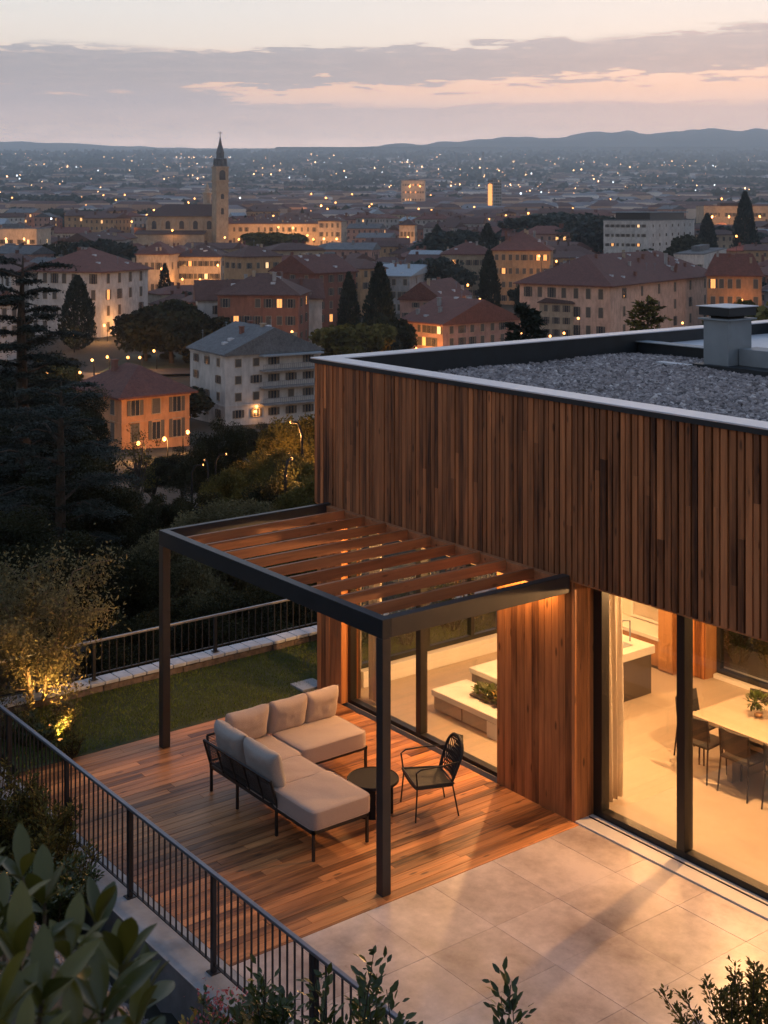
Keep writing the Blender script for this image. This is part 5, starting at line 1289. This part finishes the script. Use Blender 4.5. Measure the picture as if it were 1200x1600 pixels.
# dining table and chairs
t = thing('dining_table', 'long pale oak dining table on panel legs', 'table', (5.12, 2.08, 0)); B('table_top', 'table', t, (0, 2.5, 0, 1.06, .70, .75), bevel=.006)
B('leg', 'table', t, (.42, .50, .2, .86, 0, .698), bevel=.004); B('leg', 'table', t, (2.0, 2.08, .2, .86, 0, .698), bevel=.004); B('stretcher', 'table', t, (.502, 1.998, .5, .56, .3, .42))
def dining_chair():
    t = thing('dining_chair', '', 'chair')
    mb = MB(); mb.box(-.21, .21, -.20, .22, .41, .44); mb.build('seat', 'rope', t, bevel=.01)
    mb = MB(); vs = []
    for j in range(5):
        for k in range(9): a = (k / 8 - .5); vs.append((a * .43, -.20 - .05 * j / 4 + .04 * (2 * a) ** 2 * 1.0, .50 + .27 * j / 4))
    mb.add(vs, [(j * 9 + k, j * 9 + k + 1, (j + 1) * 9 + k + 1, (j + 1) * 9 + k) for j in range(4) for k in range(8)]); o = mb.build('backrest', 'rope', t); m = o.modifiers.new('s', 'SOLIDIFY'); m.thickness = .018
    for sx in (-1, 1):
        mb = MB(); mb.tube([(sx * .19, .2, .41), (sx * .205, .21, 0)], .011, 8); mb.build('leg', 'black', t)
        mb = MB(); mb.tube([(sx * .205, -.215, .75), (sx * .2, -.19, .43), (sx * .215, -.235, 0)], .011, 8); mb.build('leg', 'black', t)
    return t
proto = dining_chair()
for i, (x, y, a, lab) in enumerate([(5.86, 2.20, 0, 'dark dining chair at the near side of the table, right one'), (5.24, 2.20, 4, 'dark dining chair at the near side of the table, close to the door mullion'), (4.86, 2.60, -86, 'dark dining chair at the left end of the table behind the door mullion'),
                                  (5.30, 3.16, 182, 'dark dining chair at the far side of the table, backrest showing above it'), (6.5, 2.2, -3, 'dark dining chair at the near side of the table by the right picture edge'), (6.2, 3.2, 178, 'dark dining chair at the far side of the table behind the vase')]):
    o = proto if i == 0 else copy_tree(proto); o.location = (x, y, 0); o.rotation_euler = (0, 0, R(a)); o['label'] = lab; o['group'] = 'dining chairs round the table'
t = thing('vase', 'glass jar of yellow-green leaves on the dining table', 'vase', (5.72, 2.66, .751))
mb = MB(); mb.lathe([(.035, 0), (.055, .01), (.06, .06), (.045, .11), (.04, .12)], 20); mb.smooth = True; mb.build('jar', 'glass', t)
mb = MB(); mb.lathe([(.03, .004), (.05, .012), (.054, .05), (.02, .052)], 16); mb.smooth = True; mb.build('water', 'oak', t)
leafy('leaves', 'laurel', (0, 0, .20), (.13, .13, .09), 150, .07, 8, t)
# interior lamps (recessed in the ceiling)
def room_lamp(x, y, w, lab, r=.07, z=2.56, col=(1, .49, .185)):
    t = thing('ceiling_lamp', lab, 'lamp', (x, y, z)); mb = MB(); mb.lathe([(r * 1.3, .03), (r * 1.3, .075), (r * .2, .078)], 20); mb.build('housing', 'black', t)
    mb = MB(); mb.lathe([(r, .012), (r, .028), (.01, .029)], 20); mb.build('lamp_disc', 'winlitp', t)
    l = bpy.data.lights.new('lamp_light', 'POINT'); l.energy = w; l.color = col; l.shadow_soft_size = r; o = bpy.data.objects.new('lamp_light', l); COL.objects.link(o); o.parent = t; o.location = (0, 0, -.10)
room_lamp(2.85, 1.25, 520, 'round ceiling lamp above the low bench', r=.03)
room_lamp(6.1, 1.9, 640, 'round ceiling lamp above the dining table', r=.03)
room_lamp(9.0, 1.7, 250, 'round ceiling lamp at the right of the dining room')
room_lamp(1.9, 4.1, 260, 'round ceiling lamp above the kitchen island')
room_lamp(3.6, 3.2, 110, 'round ceiling lamp between bench and dining table')
room_lamp(5.4, 4.2, 110, 'round ceiling lamp near the north glazing')

# ------------------------------------------------------------------ terrace furniture
def pillow(name, mat, parent, cx, cy, cz, w, d, h, rz, tilt, seed):
    mb = MB(); n = 18; vs = []
    for sg in (-1, 1):
        for j in range(n + 1):
            for i in range(n + 1):
                a = i / n * 2 - 1; b = j / n * 2 - 1; th = (max(0, 1 - a ** 4) * max(0, 1 - b ** 4)) ** .42
                pin = 1 - .035 * (1 - a * a) ** 2 * abs(b) - 0; pin2 = 1 - .045 * (1 - b * b) ** 2 * abs(a)
                wr = .010 * mnoise.noise(Vector((a * 2.5 + seed * 3, b * 2.5, sg))) * th + .006 * mnoise.noise(Vector((a * 7, b * 2 + seed, sg))) * th
                vs.append((a * w / 2 * pin2, sg * (d / 2 * th + wr) + .0, b * h / 2 * pin - .012 * (1 - a * a) * (b + 1)))
    m = (n + 1) ** 2; fs = []
    for j in range(n):
        for i in range(n):
            q = j * (n + 1) + i; fs.append((q, q + 1, q + n + 2, q + n + 1)); fs.append((m + q, m + q + n + 1, m + q + n + 2, m + q + 1))
    mb.add(vs, fs); mb.smooth = True
    me = mb.mesh(name, mat); bm = bmesh.new(); bm.from_mesh(me); bmesh.ops.remove_doubles(bm, verts=bm.verts[:], dist=.0008); bm.to_mesh(me); bm.free(); me.shade_smooth()
    o = link(name, me, parent, (cx, cy, cz)); o.rotation_euler = (tilt, 0, rz); return o
def cushion(name, mat, parent, cx, cy, cz, w, d, h, rz=0, tilt=0, puff=.25, seed=0, e=6., axis='x'):
    """soft box: superellipsoid with seams"""
    me = bpy.data.meshes.new(name); bm = bmesh.new(); bmesh.ops.create_cube(bm, size=2); bmesh.ops.subdivide_edges(bm, edges=bm.edges[:], cuts=11, use_grid_fill=True)
    for v in bm.verts:
        x, y, z = v.co; n = (abs(x) ** e + abs(y) ** e + abs(z) ** e) ** (1 / e); x, y, z = x / n, y / n, z / n
        k = (1 - x * x) * (1 - y * y); z2 = z * (1 - puff * (1 - k))
        wr = .012 * mnoise.noise(Vector((x * 2.2 + seed, y * 2.2, z * 2)))
        v.co = (x * w / 2, y * d / 2, z2 * h / 2 + wr)
    bmesh.ops.recalc_face_normals(bm, faces=bm.faces[:]); bm.to_mesh(me); bm.free(); me.materials.append(M[mat]); me.shade_smooth()
    a = me.attributes.new('tone', 'FLOAT', 'POINT')
    o = link(name, me, parent, (cx, cy, cz)); o.rotation_euler = (tilt if axis == 'x' else 0, tilt if axis == 'y' else 0, rz)
    pb = MB()
    for zz in (.86, -.86):
        k_ = (1 - abs(zz) ** e) ** (1 / e) * 1.004; loop = []
        for q in range(65):
            t_ = 2 * math.pi * q / 64; cx_, sx_ = math.cos(t_), math.sin(t_); nn_ = (abs(cx_) ** e + abs(sx_) ** e) ** (1 / e); loop.append((cx_ / nn_ * k_ * w / 2, sx_ / nn_ * k_ * d / 2, zz * h / 2 * (1 - puff)))
        pb.tube(loop, .0045, 5, cap=False)
    pb.build('piping', mat, o); return o
S_ = thing('corner_sofa', 'L-shaped outdoor sofa with dark metal frame and beige cushions', 'sofa', (0, 0, 0))
fr = .018
mb = MB()
# seat frame: long part x 1.92-4.09 y -2.88..-2.16 ; short part x 1.92-2.62 y -2.16..-1.08
for (a, b) in (((1.92, -2.88), (4.09, -2.88)), ((4.09, -2.88), (4.09, -2.16)), ((4.09, -2.16), (2.62, -2.16)), ((2.62, -2.16), (2.62, -1.08)), ((2.62, -1.08), (1.92, -1.08)), ((1.92, -1.08), (1.92, -2.88))):
    ax, ay = a; bx, by = b; mb.box(min(ax, bx) - fr, max(ax, bx) + fr, min(ay, by) - fr, max(ay, by) + fr, .285, .325)
mb.box(1.94, 4.07, -2.86, -2.18, .30, .318); mb.box(1.94, 2.60, -2.19, -1.10, .30, .318); mb.build('seat_frame', 'sofa_metal', S_, bevel=.004)
for (a, b) in ((1.92, -2.88), (2.52, -2.88), (3.36, -2.88), (4.09, -2.88), (4.09, -2.16), (2.62, -1.08), (1.92, -1.08), (1.92, -2.0), (2.62, -2.16)):
    mb = MB(); mb.box(a - .014, a + .014, b - .014, b + .014, 0, .284); mb.build('leg', 'sofa_metal', S_)
# back frames lean outward
def back_frame(p, q, n, out, nb):
    mb = MB(); p = Vector(p); q = Vector(q); out = Vector(out); T = lambda s, z: p.lerp(q, s) + out * (z - .30) * .30 + Vector((0, 0, z))
    mb.tube([T(0, .31), T(0, .64)], .016, 6); mb.tube([T(1, .31), T(1, .64)], .016, 6); mb.tube([T(0, .64), T(1, .64)], .017, 6); mb.tube([T(0, .36), T(1, .36)], .012, 6)
    for i in range(1, nb): mb.tube([T(i / nb, .31), T(i / nb, .64)], .012, 6)
    mb.build('back_frame', 'sofa_metal', S_)
    m2 = MB(); k = 17
    for i in range(k): z = .37 + .26 * i / (k - 1); m2.tube([T(0, z), T(1, z)], .0035, 4)
    m2.build('cord_weave', 'rope', S_)
back_frame((1.92, -2.88, 0), (3.40, -2.88, 0), 0, (0, -1, 0), 5); back_frame((1.92, -2.88, 0), (1.92, -1.08, 0), 0, (-1, 0, 0), 5)
cushion('seat_cushion', 'cushion', S_, 3.69, -2.50, .42, .84, .80, .22, seed=1, puff=.05, e=14)
cushion('seat_cushion', 'cushion', S_, 2.98, -2.50, .41, .58, .78, .20, seed=2, puff=.05, e=14)
cushion('seat_cushion', 'cushion', S_, 2.31, -2.42, .41, .76, .72, .20, seed=3, puff=.05, e=14)
cushion('seat_cushion', 'cushion', S_, 2.29, -1.56, .42, .74, .98, .22, seed=4, puff=.05, e=14)
for (cx, cy, w, rz, sd_) in ((2.34, -2.83, .66, 0, 5), (3.02, -2.83, .70, 0, 6)): pillow('back_cushion', 'pillow', S_, cx, cy, .70, w, .21, .42, rz, R(12), sd_)
for (cx, cy, w, sd_) in ((1.97, -2.42, .62, 8), (1.97, -1.82, .56, 9), (1.97, -1.32, .52, 10)): pillow('back_cushion', 'cushion', S_, cx, cy, .71, w, .21, .43, R(-90), R(-12), sd_)
# coffee table
t = thing('coffee_table', 'round black coffee table with drum base', 'coffee table', (3.50, -1.63, 0))
mb = MB(); mb.lathe([(.285, .335), (.305, .345), (.305, .37), (.298, .378), (.29, .37), (.01, .369)], 48); mb.build('table_top', 'black', t)
mb = MB(); prof = [(.27 * math.cos(a), .27 * math.sin(a)) for a in [R(q) for q in range(150, 331, 12)]]
for (ax, ay), (bx, by) in zip(prof[:-1], prof[1:]): mb.add([(ax, ay, .0), (bx, by, 0), (bx, by, .333), (ax, ay, .333), (ax * .95, ay * .95, 0), (bx * .95, by * .95, 0), (bx * .95, by * .95, .333), (ax * .95, ay * .95, .333)], [(0, 1, 2, 3), (5, 4, 7, 6), (0, 4, 5, 1), (3, 2, 6, 7)])
mb.build('base', 'black', t); mb = MB(); mb.box(.20, .225, .10, .125, 0, .333); mb.build('leg', 'black', t)
# rope armchair
t = thing('armchair', 'black woven rope armchair on thin metal legs facing the sofa', 'chair', (3.90, -1.10, 0), math.atan2(-.44, -.17) + R(90))
# local frame: front is -y
def armchair(t):
    sw = .27
    seat = MB(); vs = []
    nx, ny = 13, 9
    for j in range(ny):
        for i in range(nx):
            a = i / (nx - 1) * 2 - 1; b = j / (ny - 1); x = a * sw * (1 - .12 * b); y = -.25 + .46 * b; vs.append((x, y, .40 - .028 * (1 - a * a) - .02 * b))
    seat.add(vs, [(j * nx + i, j * nx + i + 1, (j + 1) * nx + i + 1, (j + 1) * nx + i) for j in range(ny - 1) for i in range(nx - 1)]); o = seat.build('seat', 'rope', t); m = o.modifiers.new('s', 'SOLIDIFY'); m.thickness = .035
    rim = MB(); rim.tube([(-sw, -.25, .40), (sw, -.25, .40), (sw * .88, .21, .38), (-sw * .88, .21, .38), (-sw, -.25, .40)], .013, 8); rim.build('seat_rim', 'sofa_metal', t)
    # back hoop
    def Bk(s, z):   # s -1..1 across, z 0..1 up
        w = .245 * math.sqrt(max(0, 1 - max(0, (z - .55) / .45) ** 2.4)) if z > .55 else .22 + .025 * z / .55
        return Vector((s * w, .20 + .16 * z - .03 * (1 - s * s) * 0 + .05 * (1 - s * s), .39 + .43 * z))
    hoop = [Bk(-1, z / 12) for z in range(0, 12)] + [Bk(-1 + 2 * k / 6, 1.0) if False else Vector((0, 0, 0)) for k in range(0)]
    zs = [i / 20 for i in range(21)]; left = [Bk(-1, z) for z in zs]; right = [Bk(1, z) for z in reversed(zs)]
    hb = MB(); hb.tube(left + right, .017, 8); hb.build('back_hoop', 'rope', t)
    wv = MB()
    for k in range(-7, 8):
        s0 = k / 7.5
        for sg in (-1, 1):
            pts = [Bk(max(-1, min(1, s0 + sg * .75 * z)), z) for z in [i / 9 for i in range(10)] if abs(s0 + sg * .75 * z) <= 1.0]
            if len(pts) > 1: wv.tube(pts, .0062, 5)
    for z in (.80, .86, .92, .97): wv.tube([Bk(s / 4, z) for s in range(-4, 5)], .008, 5)
    wv.build('back_weave', 'rope', t)
    for sx in (-1, 1):
        a = MB(); a.tube([(sx * .275, -.24, .40), (sx * .295, -.26, .57), (sx * .30, -.20, .605), (sx * .295, .05, .615), (sx * .25, .27, .62)], .0095, 8); a.build('armrest', 'sofa_metal', t)
        a = MB(); a.tube([(sx * .255, -.235, .39), (sx * .285, -.265, 0)], .009, 8); a.build('leg', 'sofa_metal', t)
        a = MB(); a.tube([(sx * .22, .20, .38), (sx * .25, .27, 0)], .009, 8); a.build('leg', 'sofa_metal', t)
armchair(t)

# ------------------------------------------------------------------ garden plants
def shrub(name, label, x, y, z, stems, h, spread, nl, ls, mat, seed, cat='shrub', tv=LEAFT, tf=LEAFF, group=None, whorl=False, leafden=1.0, lean=(0, 0), pink=0, t0=.25, thick=.008):
    g = np.random.default_rng(seed); t = thing(name, label, cat, (x, y, z), 0, group); mb = MB(); P = []; Dd = []; tips = []
    for s in range(stems):
        a = g.random() * 6.283; r = spread * math.sqrt(g.random()); hh = h * g.uniform(.65, 1.05) * (1 - .25 * (r / max(spread, .01)))
        b = Vector((math.cos(a) * r * .25, math.sin(a) * r * .25, -.05)); e = Vector((math.cos(a) * r + lean[0], math.sin(a) * r + lean[1], hh)); m = b.lerp(e, .5) + Vector((g.normal() * .08 * h, g.normal() * .08 * h, .05 * h)) * .5
        pts = [b, m, e]; mb.tube(pts, [thick * 1.6, thick, thick * .4], 5); tips.append(e)
        n = int(nl / stems)
        for q in range(n):
            f = t0 + (1 - t0) * (g.random() ** .7); p = b.lerp(m, f * 2) if f < .5 else m.lerp(e, f * 2 - 1); ax = (e - m).normalized()
            ph = g.random() * 6.283; sd_ = Vector((math.cos(ph), math.sin(ph), 0)); d = sd_ * .9 + ax * .75 + Vector((0, 0, .1)); tw_ = g.random() * .04 * h * spread if not whorl else 0
            P.append(p + sd_ * (ls * .2 + tw_)); Dd.append(d)
            if not whorl and g.random() < .5:    # side twigs
                q2 = p + sd_ * ls * 1.1 + Vector((0, 0, ls * .5)); P.append(q2); Dd.append(d + Vector(g.normal(size=3) * .4))
    P = np.array(P); Dd = np.array(Dd); mb.build('stems', 'stem', t)
    link('foliage', scatter('foliage', tv, tf, P, dir_rot(Dd, g, .6), ls * g.uniform(.6, 1.25, len(P)), g.random(len(P)), mat, True), t)
    if pink:
        k = g.integers(0, len(tips), pink); pp = np.array([tips[i] for i in k]) + g.normal(size=(pink, 3)) * .05 * np.array([1, 1, 1.6]); link('flowers', scatter('flowers', LEAF4, QF, pp, rand_rot(pink, g=g), g.uniform(.02, .045, pink), g.random(pink), 'pink'), t)
    return t
# uplit tree in the lawn corner with its spotlight
def garden_tree_meshes(seed, h, r, n, ls):
    g = np.random.default_rng(seed); mb = MB(); P = []; T = []
    for st in range(5):
        a = st * 1.26 + g.random() * .6; lean = .34 + .25 * g.random(); top = Vector((math.cos(a) * r * lean, math.sin(a) * r * lean, h * g.uniform(.55, .8)))
        m = top * .45 + Vector((g.normal() * .06, g.normal() * .06, .12)); mb.tube([(math.cos(a) * .05, math.sin(a) * .05, -.2), m, top], [.035, .022, .010], 6)
        for b in range(9):
            f = .25 + .75 * b / 8; q = m.lerp(top, max(0, f * 2 - 1)) if f > .5 else Vector((0, 0, 0)).lerp(m, f * 2)
            d = Vector((math.cos(a) + g.normal() * .8, math.sin(a) + g.normal() * .8, .75 + g.normal() * .35)).normalized(); e = q + d * r * g.uniform(.28, .62); mb.tube([q, q.lerp(e, .5) + Vector((0, 0, .03)), e], [.010, .007, .003], 4)
            k = int(n / 45); t_ = g.random(k) ** .6; pp = np.array(q)[None] * (1 - t_[:, None]) + np.array(e)[None] * t_[:, None] + g.normal(size=(k, 3)) * (.055 + .09 * t_[:, None])
            P.append(pp); T.append(np.clip(g.random() * .6 + g.random(k) * .4, 0, 1))
    P = np.concatenate(P); T = np.concatenate(T)
    return mb.mesh('trunk', 'barklight'), scatter('crown', LEAF4, QF, P, rand_rot(len(P), g=g), ls * g.uniform(.6, 1.3, len(P)), T, 'leaf_olive')
GT = garden_tree_meshes(81, 2.5, 1.25, 11000, .062)
def uplit(u, D, s, label):
    x, y = loc_ud(u, D); return put_tree(GT, 'garden_tree', x, y, 0, 1.0, s, label, 'tree', 'small trees in the lawn corner')
uplit(58, 18.3, 1.0, 'bushy garden tree lit warmly from below at the left'); uplit(-8, 18.8, .95, 'second garden tree cut by the left edge of the photo')
x, y = loc_ud(100, 17.5)
shrub('lit_shrub', 'small shrub glowing yellow over a ground spotlight', x, y, 0, 14, .62, .16, 700, .05, 'leaf_olive', 5, tv=LEAF4, tf=QF, thick=.006, t0=.1)
def spotlight(lx, ly, lz, energy, aim, label):
    t = thing('garden_spotlight', label, 'spotlight', (lx, ly, lz), 0, 'garden spotlights'); mb = MB(); mb.lathe([(.03, 0), (.045, .01), (.045, .07), (.035, .072)], 14); mb.build('housing', 'black', t)
    mb = MB(); mb.lathe([(.033, .0725), (.03, .078), (.005, .079)], 14); mb.build('lens', 'winlit', t)
    l = bpy.data.lights.new('lamp_light', 'SPOT'); l.energy = energy; l.color = (1, .50, .13); l.spot_size = R(100); l.spot_blend = .6; l.shadow_soft_size = .03; o = bpy.data.objects.new('lamp_light', l); COL.objects.link(o); o.parent = t; o.location = (0, 0, .10)
    o.rotation_euler = Vector(aim).to_track_quat('-Z', 'Y').to_euler()
spotlight(x + .20, y - .14, 0, 150, (-.35, .25, 1), 'small ground spotlight at the foot of the glowing shrub')
x2, y2 = loc_ud(78, 17.75); spotlight(x2, y2, 0, 260, (-.28, .12, 1), 'small ground spotlight before the garden tree trunk')
k = 0
for (u, D, h, sp, nl, ls, mat, lab) in [(60, 17.2, .45, .4, 900, .05, 'laurel', 'low bush left of the glowing shrub'), (20, 17.4, .55, .45, 900, .05, 'leaf_olive', 'low bush in the lawn corner at the left edge'), (112, 16.9, .28, .25, 500, .045, 'leaf_mid', 'low dark bush below the glowing shrub')]:
    x, y = loc_ud(u, D); shrub('garden_bush', lab, x, y, 0, 22, h, sp, nl, ls, mat, 20 + k, tv=LEAF4, tf=QF, group='low bushes in the lawn corner'); k += 1
# hedge outside the near railing
for (x, y, h, sp, mat, lab) in [(-.9, -5.4, 1.55, .65, 'leaf_mid', 'leafy bush outside the railing at the far left end'), (.1, -5.4, 1.35, .6, 'laurel', 'leafy bush outside the railing by its second post'), (1.0, -5.4, 1.1, .55, 'leaf_mid', 'bush outside the railing below the first tall post'),
                              (1.55, -5.15, 1.35, .5, 'leaf_mid', 'dark bush outside the railing above the kerb end'), (2.2, -5.2, 1.30, .5, 'leaf_mid', 'small dark bush beside the pale kerb'), (2.85, -5.3, 1.05, .45, 'leaf_mid', 'small bush on the bank behind the broad leaves'),
                              (.3, -6.3, .9, .6, 'leaf_dark', 'dark bush on the bank at the left edge'), (1.6, -6.4, .8, .6, 'leaf_mid', 'bush on the bank left of the broad leaves'), (3.45, -5.55, .80, .42, 'laurel', 'low dark bush on the bank among the broad leaves')]:
    shrub('bank_bush', lab, x, y, ground(x, y), 34, h, sp, 4200, .055, mat, int(100 + x * 10), tv=LEAF4, tf=QF, group='bushes on the bank outside the railing', t0=.12)
# flowering plant, young laurels at the lower edge
def at_uD(u, D): return loc_ud(u, D)
x, y = at_uD(345, 10.2); shrub('flowering_plant', 'plant with pink flower spikes at the foot of the railing', x, y, ground(x, y), 12, 1.05, .26, 520, .055, 'laurel', 31, pink=420, thick=.006)
x, y = at_uD(318, 9.8); shrub('young_plant', 'yellow-green seedling left of the pink flowers', x, y, ground(x, y), 6, .85, .2, 200, .05, 'yellowleaf', 32, thick=.005)
for (u, D, vt, stems, sp, nl, ls, lab, sd_) in [(425, 9.3, 1500, 20, .30, 900, .075, 'dark leafy bush at the lower edge left of the railing end', 33), (505, 8.8, 1502, 16, .22, 600, .075, 'leafy shoots in front of the railing at the lower edge', 34), (590, 8.5, 1488, 18, .24, 700, .08, 'taller leafy shoots where the railing leaves the photo', 35),
                              (790, 8.2, 1450, 6, .07, 200, .085, 'single upright sprig at the lower edge before the stone terrace', 36), (845, 8.2, 1560, 2, .04, 30, .05, 'reddish shoot tip beside the upright sprig', 37), (385, 9.6, 1530, 14, .25, 400, .07, 'leafy bush below the pink flowers', 38)]:
    x, y = at_uD(u, D); zb = ground(x, y); h = CZ - (vt - 330) * D / FPX - zb; shrub('laurel_shrub', lab, x, y, zb, stems, h, sp, nl, ls, 'laurel', sd_, t0=.45, group='leafy shrubs along the lower edge', thick=.007)
# planter box at the lower right
t = thing('stone_planter', 'grey stone planter box at the lower right corner', 'planter', (9.62, -2.82, 0), 0); B('box', 'concrete', t, (-.75, .9, -1.0, .42, 0, .46), bevel=.01); B('soil', 'soil', t, (-.60, .75, -.85, .27, .461, .468))
for (dx_, dy_, h, sp, nl, lab, sd_) in [(.12, .02, .92, .60, 4200, 'dense small-leaved shrub in the stone planter', 41), (-.45, -.62, .30, .10, 120, 'small sprig at the left corner of the stone planter', 42), (.50, -.35, .75, .5, 2600, 'small-leaved shrub at the back right of the stone planter', 43)]:
    shrub('planter_shrub', lab, 9.55 + dx_, -2.9 + dy_, .468, 34 if nl > 200 else 3, h, sp, nl, .040, 'leaf_mid', sd_, group='shrubs in the stone planter', thick=.006, t0=.1)
# broad-leaved bush close to the camera
def broad_bush():
    g = np.random.default_rng(77); x0_, y0_ = loc_ud(60, 2.9); zb = ground(x0_, y0_); t = thing('broadleaf_bush', 'large glossy broad-leaved bush close at the lower left corner', 'bush', (x0_, y0_, zb)); mb = MB(); P = []; Dd = []; Sc = []
    tips = [(30, 1400, 2.9), (95, 1375, 3.0), (175, 1405, 3.1), (215, 1470, 2.9), (135, 1455, 2.6), (55, 1470, 2.6), (10, 1450, 2.7), (90, 1530, 2.4), (185, 1545, 2.6), (20, 1560, 2.3), (140, 1600, 2.4), (235, 1585, 2.9), (60, 1620, 2.2), (-30, 1500, 2.5), (-20, 1390, 3.1), (250, 1520, 3.1), (-10, 1330, 3.4), (60, 1335, 3.5)]
    base = Vector((x0_, y0_, zb))
    for (u, v, D) in tips:
        p = cam_pt(u - 25, v + 35, D) - base; m = p * .5 + Vector((g.normal() * .06, g.normal() * .06, .02)); mb.tube([(p.x * .15, p.y * .15, -.05), m, p], [.010, .007, .004], 6)
        k = g.integers(6, 9)
        for i in range(k):
            a = i * 2.4 + g.random() * .5; el_ = g.uniform(.0, .9) if i > 3 else g.uniform(.7, 1.3); d = Vector((math.cos(a) * math.cos(el_), math.sin(a) * math.cos(el_), math.sin(el_)))
            P.append(p + d * .006 - Vector((0, 0, .006 * i))); Dd.append(d); Sc.append(g.uniform(.085, .145))
    mb.build('stems', 'stem', t)
    # smooth, folded, slightly drooping leaf
    n = 9; V = []; F = []
    for i in range(n):
        f = i / (n - 1); w = .175 * math.sin(math.pi * min(1, f ** 1.25 * .96 + .03)) ** .8; z = -.16 * f * f
        V += [(f, -w, z + w * .30), (f, -w * .5, z + w * .1), (f, 0, z), (f, w * .5, z + w * .1), (f, w, z + w * .30)]
    for i in range(n - 1):
        for k in range(4): F.append((i * 5 + k, i * 5 + k + 1, (i + 1) * 5 + k + 1, (i + 1) * 5 + k))
    P = np.array(P); Dd = np.array(Dd); link('foliage', scatter('foliage', V, F, P, dir_rot(Dd, g, .5), np.array(Sc), g.random(len(P)), 'rhodo', True), t)
broad_bush()
# planting seen through the glass
for (x, y, h, mat, lab) in [(-.75, 2.3, .9, 'laurel', 'green shrub outside the garden window behind the bench'), (-.9, 3.3, 1.0, 'laurel', 'green shrub outside the garden window at its right'), (-1.0, 1.2, .6, 'leaf_olive', 'low shrub outside the garden window at its left'), (2.9, 6.0, 1.0, 'laurel', 'shrub beyond the north glazing beside the column'), (3.7, 5.95, .8, 'leaf_mid', 'shrub beyond the north glazing right of the first one'), (4.6, 6.1, .9, 'laurel', 'shrub beyond the north glazing at the right'), (2.2, 6.8, 1.0, 'leaf_mid', 'shrub at the back of the bed beyond the north glazing'), (3.2, 6.8, 1.1, 'laurel', 'tall shrub at the back of the bed beyond the north glazing')]:
    shrub('window_shrub', lab, x, y, 0, 22, h, .45, 1300, .07, mat, int(h * 100 + x * 7 + 60), tv=LEAF4, tf=QF, group='shrubs outside the glass walls', t0=.1)

# ------------------------------------------------------------------ haze
hb = MB(); cx_, cy_ = CX + FX * 7600, CY + FY * 7600
hb.box(-9800, 9800, -9800, 9800, -110, 1040)
hz = hb.build('haze', 'ground', None, (cx_, cy_, 0)); hz.data.materials.clear(); hz.rotation_euler = (0, 0, CAMYAW)
hm = bpy.data.materials.new('haze'); hm.use_nodes = True; nt = hm.node_tree; nt.nodes.clear()
pv = nt.nodes.new('ShaderNodeVolumePrincipled'); pv.inputs['Color'].default_value = (.72, .87, 1.0, 1); pv.inputs['Density'].default_value = 1.2e-4; pv.inputs['Anisotropy'].default_value = .72
ou = nt.nodes.new('ShaderNodeOutputMaterial'); nt.links.new(pv.outputs[0], ou.inputs['Volume']); hz.data.materials.append(hm); hz.display_type = 'WIRE'
tag(hz, kind='stuff')
